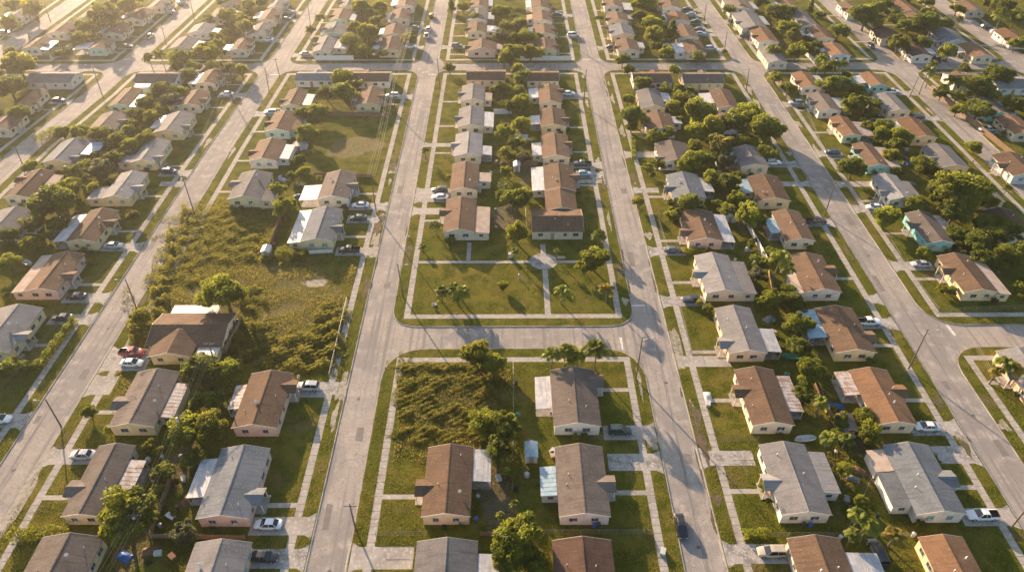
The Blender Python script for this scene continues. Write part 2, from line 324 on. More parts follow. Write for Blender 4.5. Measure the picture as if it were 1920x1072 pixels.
# drives, paths, pads --------------------------------------------------------------
PADS = []                                                              # rectangles kept clear of grass
def nearest_edge(X, Y, side=None):
    best = None
    for s in ST:
        for sd in (-1, 1):
            if side and sd != side: continue
            x = s[1](Y) + sd * s[2]
            if best is None or abs(x - X) < abs(best[0] - X): best = (x, sd, s[0])
    return best
def slab(name, x0, x1, y0, y1, m, dz=.004, kerb=None):
    """flat slab on the lawn; kerb=(edge x, side): runs out over the kerb, flares and drops to the road"""
    b = MB(); z = KZ + dz; x0, x1 = min(x0, x1), max(x0, x1)
    vs = [(x0,y0,z),(x1,y0,z),(x1,y1,z),(x0,y1,z)]; fs = [(0,1,2,3)]
    b.add(vs, fs)
    if kerb:
        xe, sd = kerb; xs = x0 if abs(x0 - xe) < abs(x1 - xe) else x1; f = .9; xm = xe + sd * .45; xo = xe - sd * .25
        b.add([(xs,y0,z),(xs,y1,z),(xm,y1+f*.8,z),(xm,y0-f*.8,z),(xo,y1+f,.022),(xo,y0-f,.022)], [(0,3,2,1) if xs > xe else (0,1,2,3), (3,5,4,2) if xs > xe else (3,2,4,5)])
        x0, x1 = min(x0, xe), max(x1, xe)
    PADS.append((x0 - .1, x1 + .1, y0 - .2, y1 + .2)); return tag(b.build(name, m), kind='structure')
NDR = [0]
def drive(xi, yc, hw=1.6, m=None, side=None):
    e = nearest_edge(xi, yc, side); xs = e[0] + e[1] * 1.6
    NDR[0] += 1
    slab('driveway', xi, xs, yc - hw, yc + hw, m or random.choice([M_conc, M_conc2, M_conc2]), .006 + .004 * (NDR[0] % 3), (e[0], e[1]))
# plaza paths
def pad_px(name, x0, y0, x1, y1, m, dz):
    a = P(x0, y1, KZ); c = P(x1, y0, KZ); b = P(x1, y1, KZ)
    return slab(name, a[0], b[0], a[1], c[1], m, dz)
# ------------------------------------------------------------------ houses
# column | near-eave left x, y, right x | far ridge y | roof wall | porch: side+position(0 near..1 far) | patio roofs: side depth from to kind
# columns: street, the side of it on which the row stands, n = beyond the far crossing; lines starting X have the ridge across the view
HS = '''
Cr|202,800,289|690|gb ye|L.42|R2.6,.18,.8,r
Cr|113,968,190|830|gb cr|L.38|R2.9,.38,.8,r
Cr|25,1105,148|1019|gb ye||R3,-.2,.15,w
Al|433,802,519|693|br pe|R.75|L2.3,.35,.8,r
Al|366,972,466|833|bl pi|R.3|L3.2,.3,.86,w
Al|318,1148,434|1009|gr pe|R.1|
Cl|121,454,179|389|br ye|R.6|L3.6,.05,.9,w
Cl|43,546,107|470|br pi|R.4|L3.,0,1,t
Cl|-70,661,18|569|lg ye|R.35|
Cl|189,372,243|319|lg ye|R.4|L4.2,0,.45,g
Cl|242,305,291|259|lg ye|R.2|L3.9,.02,.42,g
Cl|286,249,342|208|gr ye|R.3|L2.6,.3,1,w
Cl|332,199,374|167|br cr|R.4|L3,.1,.7,r
Cl|365,158,403|129|br cr|R.5|L2.8,.1,.9,w
Lr|202,199,240|163|br mi||R3,0,.7,w
Lr|157,250,210|208|gb cr|R.6|
Lr|77,305,133|258|bl ye|R.2|R4.5,.4,1,b
Lr|6,371,57|316|db cr|L.7|R3.,.5,.9,t
Lr|-42,437,28|386|gr wh||R3,.3,.7,r
Ll|54,202,23|166|br cr|R.3|
Ll|-30,244,17|208|br cr|R.4|
Lrn|41,92,74|68|br wh|R.4|R3,0,.8,w
Lrn|85,64,126|41|br cr|R.4|
Lrn|143,36,176|14|gb cr||
Lln|8,34,44|12|gr wh||L3,0,.8,w
Cln|162,93,197|72|br mi|R.4|L6,.1,.9,w
Cln|190,65,228|41|br cr|R.4|L3,.2,.8,w
Cln|232,38,266|14|br cr|R.4|L3,.2,.8,r
Cln|275,15,306|-6|gb cr|R.4|
Llr|315,92,357|67|gr cr||R3,.1,.8,w
Llr|350,63,392|42|gr wh||R3,.1,.7,w
Llr|388,36,425|11|gb cr||R3,.4,.8,w
Llr|414,8,448|-12|br cr||
Crx|428,96,462|70|br cr|R.4|L3,.1,.6,w
Crx|465,66,497|42|gr cr|R.4|L3,.3,.9,w
Crx|482,39,515|15|br cr|R.4|L3,.3,.9,r
Crx|500,16,530|-6|gr cr|R.4|
Crn|584,98,620|66|gr cr|L.5|R5,.3,.9,r
Crn|600,66,646|40|gr mi|L.5|
Crn|617,39,653|15|br mi|L.4|R2.5,.1,.7,w
Crn|635,14,667|-10|gr cr|L.4|R3,.1,.7,b
Aln|709,96,747|67|br ye|L.6|L3,.2,.9,b
Aln|717,67,757|43|br cr||L2,.2,.8,w
Aln|730,38,767|15|br cr|R.5|L2.,.2,.8,w
Aln|743,13,777|-9|br wh||L3,.2,.8,w
Arn|876,96,930|73|br pe|L.4|R2.5,.3,.9,t
Arn|876,62,912|41|br cr|L.4|R4,.2,.9,w
Arn|878,39,914|14|gr cr|L.3|R2.8,.2,.8,w
Arn|882,14,915|-9|br cr|L.3|R2.,.2,.9,w
Bln|1001,96,1045|70|br ye|R.4|L1.5,.2,.8,w
Bln|1000,66,1042|43|br cr|R.5|L2,.3,.9,w
Bln|999,41,1036|18|br wh|R.5|L2.5,.3,.8,t
Bln|997,17,1032|-7|br cr|R.4|L2.5,.2,.9,w
Brn|1159,97,1201|71|br cr|L.4|R2.5,.4,.9,w
Brn|1147,68,1191|43|bl pe|L.4|
Brn|1140,41,1180|21|br cr|L.3|R2.2,.4,.9,w
Brn|1134,14,1169|-9|br wh|L.3|R4,-.2,.5,w
Dln|1287,100,1326|72|br wh||L4,.1,.9,w
Dln|1271,72,1312|44|br cr|L.5|
Dln|1254,42,1295|20|og wh||L1.5,.3,.9,w
Dln|1243,17,1279|-6|br wh|L.5|
Drn|1422,80,1462|47|og wh|L.4|
Drn|1391,54,1440|20|gr cr|L.4|R2.5,.3,.9,w
Drn|1368,20,1416|-8|gb wh|L.4|R2.5,.2,.8,w
Drn|1440,118,1478|85|gr cr||
Eln|1558,105,1597|78|og wh||L3.5,.4,.95,w
Eln|1532,74,1566|48|br cr||L4,.2,.8,w
Eln|1503,50,1537|20|gr wh||
Eln|1476,26,1510|-6|br cr||L3,.3,.8,w
Ern|1711,106,1750|80|db wh|L.4|R3.5,.3,.8,w
Ern|1652,74,1697|49|db cr|L.4|
Ern|1590,26,1622|2|br wh|L.4|
Fln|1825,107,1865|78|og cr|L.4|L3,.4,.9,w
Fln|1770,80,1817|50|bl wh|L.3|L3,.1,.4,r
Fln|1713,40,1745|20|br ye|L.3|
Fln|1690,24,1727|-5|og cr|L.3|
Frn|1895,80,1935|52|og wh|L.3|
Frn|1812,22,1850|0|br cr|L.3|
Als|666,198,711|161|br ye|R.5|L2.2,.3,.8,w
Als|594,373,653|318|gb wh|R.5|L5,.0,.55,w
Als|562,453,624|386|bl ye|R.4|L3.3,.0,1,w
Crs|526,199,563|165|br cr|L.3|R3,.1,.8,w
Crs|495,247,543|206|br mi|L.4|R3,.1,.8,g
Crs|465,302,519|258|br wh|L.4|R3.,.15,.85,w
Crs|425,374,488|318|gr ye|L.6|R3.5,-.05,.4,g
Arp|863,190,908|156|gr cr|L.45|R2.6,.1,.6,t
Arp|857,238,906|198|gr cr|L.45|R3.3,.05,.85,w
Arp|850,293,903|246|lg cr|L.5|R3.,.1,.5,w
Arp|843,357,896|302|br cr||R3.6,.35,.7,t
Arp|830,435,890|368|br cr|L.6|R3.8,.0,.8,t
Blp|1011,194,1054|156|br cr|R.7|L3.4,.35,.9,w
Blp|1014,238,1063|200|br ye|R.4|L3.3,.2,.7,w
Blp|1017,296,1070|248|br cr|R.6|L3,.15,.7,w
Blp|1022,358,1081|305|br cr|R.55|L3.6,.05,1,w
Bl|1038,799,1128|686|gb wh|R.8|L3.2,.32,.9,w
Bl|1048,968,1146|830|gb gy|R.45|L2.9,.3,.72,b
Bl|1042,1142,1162|1004|db pi|R.3|
Ar|789,968,882|831|br pe|L.4|R3.3,.5,.98,w
Ar|768,1145,892|1006|gr cr||R3.6,.1,.82,w
Brp|1202,203,1249|165|gr cr||R3,.4,.95,w
Brp|1216,246,1269|208|br cr|L.4|R3,.5,.9,w
Brp|1238,305,1300|262|gb wh|L.2|
Brp|1262,371,1325|321|bl cr|L.4|R3.1,.3,.9,w
Brp|1292,452,1357|391|br pi|L.3|R3.1,.0,.95,w
Br|1324,549,1393|472|lg cr|L.5|R3.4,.0,.85,g
Br|1367,662,1440|571|gr pe|L.22|R3.3,.05,.55,w
Br|1411,797,1491|686|br cr|L.6|R3.,.25,.9,r
Br|1466,965,1561|826|lg wh|L.45|R3.2,.3,.9,g
Br|1520,1146,1628|1001|br cr||R5.3,.28,.8,w
Dlp|1346,203,1388|165|br gy||L4,.3,.9,w
Dlp|1350,248,1394|211|og wh||L3,.3,.8,w
Dlp|1389,313,1443|271|gr cr||L3,.3,1,b
Dlp|1422,377,1484|325|br ye||L3,.4,.95,b
Dlp|1474,452,1530|391|br cr||L2.6,.3,.8,b
Dl|1509,548,1580|472|br wh|R.6|L2,.0,.5,t
Dl|1568,661,1645|571|br ye|R.35|L4.,.35,1,b
Dl|1643,796,1721|687|og cr|R.6|L3,.55,1,r
Dl|1719,964,1814|827|bl wh|R.5|L3.2,.12,.6,g;L3.2,.62,.95,t
Dl|1788,1144,1880|1000|og ye||
Drp|1503,165,1542|133|og wh|L.4|R2.8,.2,.9,w
Drp|1535,209,1579|172|gb wh|L.5|R4,.2,.85,w
Drp|1580,255,1618|216|og cr|L.6|R4.3,.05,.8,r
Drp|1628,312,1668|266|br tu|L.7|R3.8,0,.9,t
Drp|1668,375,1718|324|lg wh|L.3|R2.5,.2,.8,g
Drp|1739,456,1791|394|gb tu|L.6|R3.,.4,.95,r
Drp|1808,548,1873|473|br ye|L.6|R3.,-.02,1,t
Elp|1632,162,1667|134|og tu||L3,.3,.9,w
Elp|1665,210,1709|172|gr cr|L.3|L3,.4,.9,w
Elp|1711,259,1759|218|og ye||L1.8,.4,.9,w
Elp|1763,315,1819|268|gr ye|L.4|L2,.3,.6,w
Elp|1830,378,1886|326|gr ye||L3,.3,.9,w
Elp|1882,442,1945|388|db cr||L3.5,.2,.6,b
Erp|1852,215,1897|177|gb tu|L.3|R3,.1,.8,b
Erp|1903,252,1950|213|og cr|L.5|
Erp|1900,330,1960|283|br wh|L.5|
Er|1932,745,2012|650|lg pe|L.5|
Xs|552,151,628|137|bl wh||
Xs|655,153,729|137|br wh||
Xs|874,150,948|134|br pe||
Xs|988,152,1049|136|br cr||
Xs|1188,155,1262|138|br wh||
Xs|1282,156,1359|139|gb ye||
Xs|45,155,132|138|gr gy||
Xs|248,155,328|138|gb wh||F3,.1,.45,w
Xs|1790,158,1850|141|br wh||
Xs|1872,166,1950|148|gr wh||
Xb|997,434,1095|400|br cr|N|F0,.0,.0,w
'''
SNAME = dict(L3='furthest left street', L2='far left street', L1='outer left street', C='left street', A='left middle street', B='right middle street',
             D='right street', E='outer right street', F='far right street')
HOUSES = []
PITCH = tan(radians(15)); EAVE = 2.75
GROUPN = {}
def parse():
    for ln in HS.strip().splitlines():
        c, a, yr, mt, por, pat = ln.split('|'); xl, y, xr = [float(v) for v in a.split(',')]; yr = float(yr); rk, wk = mt.split()
        if xl > xr: xl, xr = xr, xl
        z = KZ + EAVE
        (x0, ya), (x1, yb) = P(xl, y, z), P(xr, y, z); y0 = (ya + yb) / 2
        if c[0] == 'X':
            # ridge across the view: near eave line and the ridge line give the depth
            for it in range(4):
                hy = P((xl + xr) / 2, yr, z + (0 if it == 0 else PITCH * hw))[1]; hw = hy - y0
                hw = min(max(hw, 3.4), 5.2)
            h = dict(ax='x', cx=(x0 + x1) / 2, cy=y0 + hw, hl=(x1 - x0) / 2, hw=hw)
        else:
            hw = (x1 - x0) / 2; zr = z + PITCH * hw; y1 = P((xl + xr) / 2, yr, zr)[1]; L_ = min(max(y1 - y0, 9.), 19.)
            h = dict(ax='y', cx=(x0 + x1) / 2, cy=y0 + L_ / 2, hl=L_ / 2, hw=hw)
        h.update(col=c, roof=rk, wall=wk, porch=por, pats=[p for p in pat.split(';') if p] if pat else [], px=((xl + xr) / 2, y)); HOUSES.append(h)
parse()
def win(parent, x, y, z, w_, h_, nx, ny, shut=False, sill=True):
    """window on a vertical wall whose outward normal is (nx, ny): frame with a pane and a sill"""
    f = MB(); d = .05; tx, ty = -ny, nx
    def pt(u, v, o): return (x + tx * u + nx * o, y + ty * u + ny * o, z + v)
    a, b, t = w_ / 2, h_ / 2, .055
    def bar(u0, u1, v0, v1, o0=-.03, o1=d):
        f.add([pt(u0,v0,o0),pt(u1,v0,o0),pt(u1,v1,o0),pt(u0,v1,o0),pt(u0,v0,o1),pt(u1,v0,o1),pt(u1,v1,o1),pt(u0,v1,o1)],
              [(0,3,2,1),(4,5,6,7),(0,1,5,4),(1,2,6,5),(2,3,7,6),(3,0,4,7)])
    bar(-a, a, -b, -b + t); bar(-a, a, b - t, b); bar(-a, -a + t, -b + t, b - t); bar(a - t, a, -b + t, b - t); bar(-.018, .018, -b + t, b - t, -.03, d - .01)
    o = f.build('window', M_frame, parent)
    g = MB(); g.add([pt(-a+t,-b+t,.015),pt(a-t,-b+t,.015),pt(a-t,b-t,.015),pt(-a+t,b-t,.015)], [(0,1,2,3)]); g.build('pane', M_glassb if shut else M_glass, o)
    if sill:
        s = MB(); x0, y0_, _ = pt(-a - .08, 0, 0); s.v = []; 
        s.add([pt(-a-.08,-b-.1,-.02),pt(a+.08,-b-.1,-.02),pt(a+.08,-b-.003,-.02),pt(-a-.08,-b-.003,-.02),pt(-a-.08,-b-.1,.1),pt(a+.08,-b-.1,.1),pt(a+.08,-b-.003,.1),pt(-a-.08,-b-.003,.1)],
              [(0,3,2,1),(4,5,6,7),(0,1,5,4),(1,2,6,5),(2,3,7,6),(3,0,4,7)]); s.build('sill', M_frame, o)
def house(h):
    """built with the ridge along local y; turned by a quarter for the ridge-across houses"""
    r = random.Random(int(h['cx'] * 7 + h['cy'] * 13)); X, Y = h['hw'], h['hl']; near = h['cy'] < 185
    rz = 0 if h['ax'] == 'y' else -pi / 2                               # local -x side faces -... (ridge across: local +x -> world -y)
    root = empty('house', (h['cx'], h['cy'], KZ - .01), rz); h['o'] = root
    o_e, o_g = .28, .2; a, b = X - o_e, Y - o_g; ze = EAVE; zr = ze + X * PITCH; zw = ze + o_e * PITCH; th = .12
    wm = WALL[h['wall']]; rm = ROOF[h['roof']]
    W = MB(); q = -.06
    W.add([(-a,-b,-.1),(a,-b,-.1),(a,b,-.1),(-a,b,-.1),(-a,-b,zw+q),(a,-b,zw+q),(a,b,zw+q),(-a,b,zw+q),(0,-b,zr+q),(0,b,zr+q)],
          [(0,3,2,1),(0,1,5,8,4),(2,3,7,9,6),(1,2,6,5),(3,0,4,7),(5,6,9,8),(4,8,9,7)])
    W.build('wall', wm, root)
    R = MB(); t = th
    prof = [(-X, ze), (0, zr), (X, ze), (X, ze - t), (0, zr - t), (-X, ze - t)]
    sag = r.uniform(0, .06); n = 5; vs = []
    for k in range(n + 1):
        yy = -Y + 2 * Y * k / n
        for (px, pz) in prof: vs.append((px, yy, pz - (sag * sin(pi * k / n) if px == 0 else 0) ))
    fs = []
    for k in range(n):
        for j in range(6):
            fs.append((k*6+j, k*6+(j+1) % 6, (k+1)*6+(j+1) % 6, (k+1)*6+j))
    fs += [(5,4,1,0), (4,3,2,1), (n*6, n*6+1, n*6+4, n*6+5), (n*6+1, n*6+2, n*6+3, n*6+4)]
    R.add(vs, [tuple(reversed(f)) for f in fs]); R.build('roof', rm, root)
    for yy, s in ((-Y, -1), (Y, 1)):                                   # pale rake boards on the gables
        T = MB()
        y0, y1 = (yy - .05, yy - .001) if s < 0 else (yy + .001, yy + .05)
        for sx in (-1, 1):
            T.add([(sx*(X+.02),y0,ze-t-.02),(0,y0,zr-t-.02),(0,y0,zr+.012),(sx*(X+.02),y0,ze+.012),(sx*(X+.02),y1,ze-t-.02),(0,y1,zr-t-.02),(0,y1,zr+.012),(sx*(X+.02),y1,ze+.012)],
                  [(0,1,2,3),(7,6,5,4),(0,4,5,1),(2,6,7,3),(3,7,4,0)])
        T.build('fascia', M_trim, root)
    rc = MB(); rc.box(-.1, .1, -Y + .02, Y - .02, zr - .05, zr + .025); rc.build('ridge_cap', rm, root)
    # windows on both gables and both long sides
    shut = r.random() < .18; zc = 1.55; sides = []
    nw = 2
    for k in range(nw): win(root, (-.42 + .84 * k) * a + r.uniform(-.3, .3), -b, zc, r.choice([1.1, 1.3, 1.5]), 1.05, 0, -1, shut)
    if near or h['ax'] == 'x':
        for k in range(nw): win(root, (-.42 + .84 * k) * a, b, zc, 1.1, 1.0, 0, 1, shut, False)
    pside = 0; py = 0
    if h['porch'] and h['porch'][0] in 'LR':
        pside = -1 if h['porch'][0] == 'L' else 1; py = -Y + 2 * Y * float(h['porch'][1:])
    seen = [-1, 1] if near else [(-1 if h['cx'] > 0 else 1)]
    if h['ax'] == 'x': seen = [1]
    for sx in seen:
        ys = [-.68, -.2, .3, .72] if Y > 5.5 else [-.6, .0, .6]
        dk = None
        if sx == pside or (pside == 0 and sx == seen[0]):
            dk = min(range(len(ys)), key=lambda i: abs(ys[i] * b - py))
        for k, u in enumerate(ys):
            if k == dk:
                D = MB(); x0, x1 = sorted((sx * (a + .01), sx * (a + .05))); D.box(x0, x1, u*b-.47, u*b+.47, 0., 2.1); d = D.build('door', M_door, root)
                D = MB(); x0, x1 = sorted((sx * (a + .052), sx * (a + .09))); D.box(x0, x1, u*b-.4, u*b-.3, .95, 1.1); D.build('handle', M_galv, d)
            else: win(root, sx * a, u * b, zc, r.choice([.9, 1.3, 1.5]), 1.0, sx, 0, shut, near)
    # porch gable
    def porch(sx, py, dep, pw):
        zt = ze + pw * tan(radians(17)); xi = sx * max(X - (zt - ze) / PITCH, .05); xo = sx * (X + dep); xe = sx * (X - .01)
        Pm = MB(); lift = .02
        vs = [(xo,py,zt+lift),(xi,py,zt+lift),(xo,py-pw,ze+lift),(xe,py-pw,ze+lift),(xo,py+pw,ze+lift),(xe,py+pw,ze+lift),
              (xo,py,zt-t),(xo,py-pw,ze-t),(xo,py+pw,ze-t),(xe,py-pw,ze-t),(xe,py+pw,ze-t),(xe,py,zt-t)]
        fs = [(0,1,3,2),(0,4,5,1),(0,2,7,6),(0,6,8,4),(2,3,9,7),(4,8,10,5),(6,7,9,11),(6,11,10,8)]
        if sx < 0: fs = [tuple(reversed(f)) for f in fs]
        Pm.add(vs, fs); p = Pm.build('porch_roof', rm, root)
        G = MB(); xg = sx * (X + dep - .25); x0, x1 = sorted((xg, xg - sx * .1)); G.add([(x0,py-pw+.12,ze-t-.02),(x0,py+pw-.12,ze-t-.02),(x0,py,zt-t-.08),(x1,py-pw+.12,ze-t-.02),(x1,py+pw-.12,ze-t-.02),(x1,py,zt-t-.08)],
              [(0,2,1),(3,4,5),(0,1,4,3),(1,2,5,4),(2,0,3,5)]); G.build('porch_gable', wm, root)
        for s2 in (-1, 1):
            K = MB(); K.box(xg - .07, xg + .07, py + s2 * (pw - .3) - .07, py + s2 * (pw - .3) + .07, -.1, ze - t); K.build('post', M_trim, root)
        K = MB(); x0, x1 = sorted((sx * (a + .01), sx * (X + dep + .1))); K.box(x0, x1, py - pw, py + pw, -.1, .12); K.build('porch_floor', M_conc, root)
    if pside:
        porch(pside, py, 1.5 if near else 1.1, 1.75)
    if h['ax'] == 'x' and h['col'] != 'Xb': porch(-1, r.uniform(-.3, .3) * Y, 1.2, 1.6)
    # patio roofs and extensions
    for p in h['pats']:
        sd, rest = p[0], p[1:]; dep, f0, f1, k = rest.split(','); dep, f0, f1 = float(dep), float(f0), float(f1)
        if dep == 0: continue
        sx = {'L': -1, 'R': 1, 'F': 1}[sd]; y0, y1 = -Y + 2 * Y * f0, -Y + 2 * Y * f1
        if k == 'g':                                                   # lean-to that carries the slope of the roof on
            zz0, zz1, m, encl = ze - .02, ze - .35, rm, True
        else: zz0, zz1, m, encl = ze - .12, ze - .42, PAT[k], r.random() < (.45 if k != 't' else 1.)
        x0 = sx * (X + .06); x1 = sx * (X + dep); S = MB(); vs = []; nn = 8 if k in 'rwb' else 1
        q0, q1 = sorted((x0, x1)); za, zb = (zz0, zz1) if sx > 0 else (zz1, zz0)
        S.add([(q0,y0,za),(q1,y0,zb),(q1,y1,zb),(q0,y1,za),(q0,y0,za-.09),(q1,y0,zb-.09),(q1,y1,zb-.09),(q0,y1,za-.09)], [(0,1,2,3),(7,6,5,4),(0,4,5,1),(1,5,6,2),(2,6,7,3),(3,7,4,0)])
        if k in 'rwb':                                                 # standing ribs of the sheet metal
            for i in range(1, int((y1 - y0) / .9)) if k != 'w' else range(0):
                yy = y0 + i * .9; S.add([(q0+.02,yy-.03,za+.025),(q1-.02,yy-.03,zb+.025),(q1-.02,yy+.03,zb+.025),(q0+.02,yy+.03,za+.025),(q0+.02,yy-.03,za+.003),(q1-.02,yy-.03,zb+.003),(q1-.02,yy+.03,zb+.003),(q0+.02,yy+.03,za+.003)],
                    [(0,1,2,3),(0,4,5,1),(1,5,6,2),(2,6,7,3),(3,7,4,0)])
        po = S.build('extension_roof' if encl else 'patio_roof', m, root)
        if encl:
            E_ = MB(); xa, xb = sorted((sx * (a + .02), sx * (X + dep - .25))); zl = min(zz0, zz1) - .1
            E_.box(xa, xb, y0 + .2, y1 - .2, -.1, zl); E_.build('extension_wall', wm, root)
            win(root, (xa + xb) / 2, y0 + .2, 1.5, min(1.1, dep * .4), .9, 0, -1, False, False)
        else:
            for yy in (y0 + .2, y1 - .2):
                K = MB(); xp = sx * (X + dep - .15); K.box(xp - .05, xp + .05, yy - .05, yy + .05, -.1, min(zz0, zz1) - .05); K.build('post', M_trim, root)
            K = MB(); xa, xb = sorted((sx * (a + .02), sx * (X + dep - .05))); K.box(xa, xb, y0 + .05, y1 - .05, -.1, .04); K.build('patio_floor', M_conc2, root)
        h.setdefault('ext', []).append((sx, dep))
    # pipes on the roof and a cooler box at a gable window
    if near or r.random() < .5:
        for k in range(2 if near else 1):
            K = MB(); x_ = r.uniform(.2, .75) * X * r.choice((-1, 1)); y_ = r.uniform(-.7, .7) * Y; z_ = zr - abs(x_) * PITCH
            K.tube([(x_, y_, z_ - .15), (x_, y_, z_ + .38), (x_ + .08, y_, z_ + .46)], .07, 8); K.build('vent_pipe', M_pipe, root)
    if near and r.random() < .6:
        K = MB(); x_ = r.choice((-.42, .42)) * a + .1; K.box(x_ - .33, x_ + .33, -b - .42, -b - .06, .95, 1.3); ac = K.build('air_conditioner', M_lamp, root)
        K = MB()
        for i in range(4): K.box(x_ - .28, x_ + .28, -b - .425, -b - .421, 1.0 + i * .07, 1.03 + i * .07)
        K.build('grille', M_galv, ac)
    if near and r.random() < .5:
        K = MB(); x_, y_ = r.uniform(.2, .6) * X * r.choice((-1, 1)), r.uniform(-.6, .6) * Y; z_ = zr - abs(x_) * PITCH
        K.tube([(x_, y_, z_ - .1), (x_, y_, z_ + .5)], .025, 6)
        K.tube([(x_, y_ - .02, z_ + .45), (x_ + .05, y_ - .12, z_ + .5), (x_ + .07, y_ - .16, z_ + .51)], [.03, .28, .33], 12, False); K.build('satellite_dish', M_pipe, root)
    if h['col'] == 'Xb':                                                # wing behind with its own gable
        K = MB(); wy, wx = 3.6, 4.2
    return root
for h in HOUSES: house(h)
# the wing behind the corner house and the cross gable of the big house on the overgrown lot are built with those houses
def gable_block(root, x0, x1, y0, y1, ax, rm, wm, nameR, nameW, o=.45, lift=0., ze=EAVE, names=True):
    """simple gabled volume in the root's own space; ax = direction of the ridge"""
    t = .16; z1 = ze + lift
    if ax == 'y':
        c, X = (x0 + x1) / 2, (x1 - x0) / 2; zr = z1 + X * PITCH; T = lambda u, v, z: (c + u, v, z); v0, v1 = y0, y1
    else:
        c, X = (y0 + y1) / 2, (y1 - y0) / 2; zr = z1 + X * PITCH; T = lambda u, v, z: (v, c - u, z); v0, v1 = x0, x1
    R = MB(); prof = [(-X, z1), (0, zr), (X, z1), (X, z1 - t), (0, zr - t), (-X, z1 - t)]
    vs = [T(u, v0, z) for u, z in prof] + [T(u, v1, z) for u, z in prof]
    fs = [(j, 6 + j, 6 + (j + 1) % 6, (j + 1) % 6) for j in range(6)] + [(0,1,4,5), (1,2,3,4), (11,10,7,6), (10,9,8,7)]
    R.add(vs, fs); R.build(nameR, rm, root)
    a = X - o; w0, w1 = v0 + o, v1 - o; zw = z1 + o * PITCH - .06; W = MB()
    vs = [T(-a,w0,-.1),T(a,w0,-.1),T(a,w1,-.1),T(-a,w1,-.1),T(-a,w0,zw),T(a,w0,zw),T(a,w1,zw),T(-a,w1,zw),T(0,w0,zr-.06),T(0,w1,zr-.06)]
    W.add(vs, [(0,3,2,1),(0,1,5,8,4),(2,3,7,9,6),(1,2,6,5),(3,0,4,7),(5,6,9,8),(4,8,9,7)]); W.build(nameW, wm, root)
    for vv, s in ((v0, -1), (v1, 1)):
        F_ = MB()
        ya, yb = (vv - .05, vv - .001) if s < 0 else (vv + .001, vv + .05)
        for sx in (-1, 1):
            F_.add([T(sx*(X+.02),ya,z1-t-.05),T(0,ya,zr-t-.02),T(0,ya,zr+.012),T(sx*(X+.02),ya,z1+.012),T(sx*(X+.02),yb,z1-t-.05),T(0,yb,zr-t-.02),T(0,yb,zr+.012),T(sx*(X+.02),yb,z1+.012)],
                   [(0,1,2,3),(7,6,5,4),(0,4,5,1),(2,6,7,3),(3,7,4,0)])
        F_.build('fascia', M_trim, root)
# big brown house beside the overgrown lot (ridge across, cross gable towards the camera)
z = KZ + EAVE
bx0 = P(284, 607, z + 1.7)[0]; bx1 = P(428, 604, z + 1.7)[0]; byr = P(350, 606, z + 1.7)[1]; gy0 = P(317, 669, z)[1]; gx0, gx1 = P(275, 669, z)[0], P(358, 669, z)[0]
big = empty('house', ((bx0 + bx1) / 2, byr, KZ - .01)); HOUSES.append(dict(ax='x', cx=(bx0 + bx1) / 2, cy=byr - 2, hl=(bx1 - bx0) / 2, hw=6, col='Cr', roof='br', wall='ye', px=(355, 650), o=big, pats=[], porch=''))
HB = HOUSES[-1]; lx = lambda X_: X_ - big.location.x; ly = lambda Y_: Y_ - big.location.y
gable_block(big, lx(bx0), lx(bx1), -5.2, 5.2, 'x', ROOF['br'], WALL['ye'], 'roof', 'wall')
gable_block(big, lx(gx0), lx(gx1), ly(gy0), -1.2, 'y', ROOF['br'], WALL['ye'], 'wing_roof', 'wing_wall', lift=.03)
b = MB(); b.box(lx(bx0) + 1.5, lx(bx1) - 4.5, 5.3, 8.2, EAVE - .35, EAVE - .25); b.build('patio_roof', PAT['w'], big)
for xx in (lx(bx0) + 1.8, lx(bx1) - 4.8):
    b = MB(); b.box(xx - .06, xx + .06, 7.9, 8.02, -.1, EAVE - .352); b.build('post', M_trim, big)
b = MB(); b.box(lx(gx1) + .3, lx(bx1) - .5, -9.3, -5.3, EAVE - .4, EAVE - .3); b.build('carport_roof', PAT['w'], big)
b = MB(); b.box(lx(gx1) + .5, lx(bx1) - .8, -8.9, -5., -.1, EAVE - .405); b.build('extension_wall', WALL['ye'], big)
for k, u in enumerate((-2.3, 2.0)): win(big, lx((gx0 + gx1) / 2) + u, ly(gy0) + .45, 1.55, 1.2, 1., 0, -1)
for u in (-3, .5, 3.3): win(big, lx(bx1) - .45, u, 1.55, 1.1, 1., 1, 0)
K = [h for h in HOUSES if h['col'] == 'Xb'][0]
# wing of the corner house facing the plaza: local +x of that root points to world -y
gable_block(K['o'], -K['hw'] - 9.6, -K['hw'] + .6, -K['hl'] * .4, K['hl'] * .86, 'x', ROOF['br'], WALL['cr'], 'wing_roof', 'wing_wall', lift=-.05)
# ------------------------------------------------------------------ cars
PAINT = dict(w=('white', (.75,.75,.74)), s=('silver', (.42,.43,.44)), k=('black', (.014,.016,.02)), g=('dark green', (.02,.045,.04)), b=('dark blue', (.02,.035,.07)),
             a=('grey', (.09,.1,.11)), r=('red', (.38,.035,.025)), e=('beige', (.45,.38,.28)), l=('pale blue', (.3,.4,.48)))
PM = {}
for k_, (n_, c_) in PAINT.items():
    m = mat('car_paint_' + n_.replace(' ', '_'), c_, .28, None, None, .6); m.node_tree.nodes['Principled BSDF'].inputs['Coat Weight'].default_value = .6; PM[k_] = m
M_tyre = mat('tyre_rubber', (.02,.02,.02), .9); M_rim = mat('wheel_rim', (.5,.5,.5), .35, None, None, .5, .6); M_cglass = mat('car_glass', (.012,.016,.02), .06, None, None, .8)
M_red = mat('tail_light', (.4,.02,.02), .3); M_head = mat('head_light', (.75,.75,.72), .15, None, None, .8); M_plast = mat('black_plastic', (.03,.03,.03), .6)
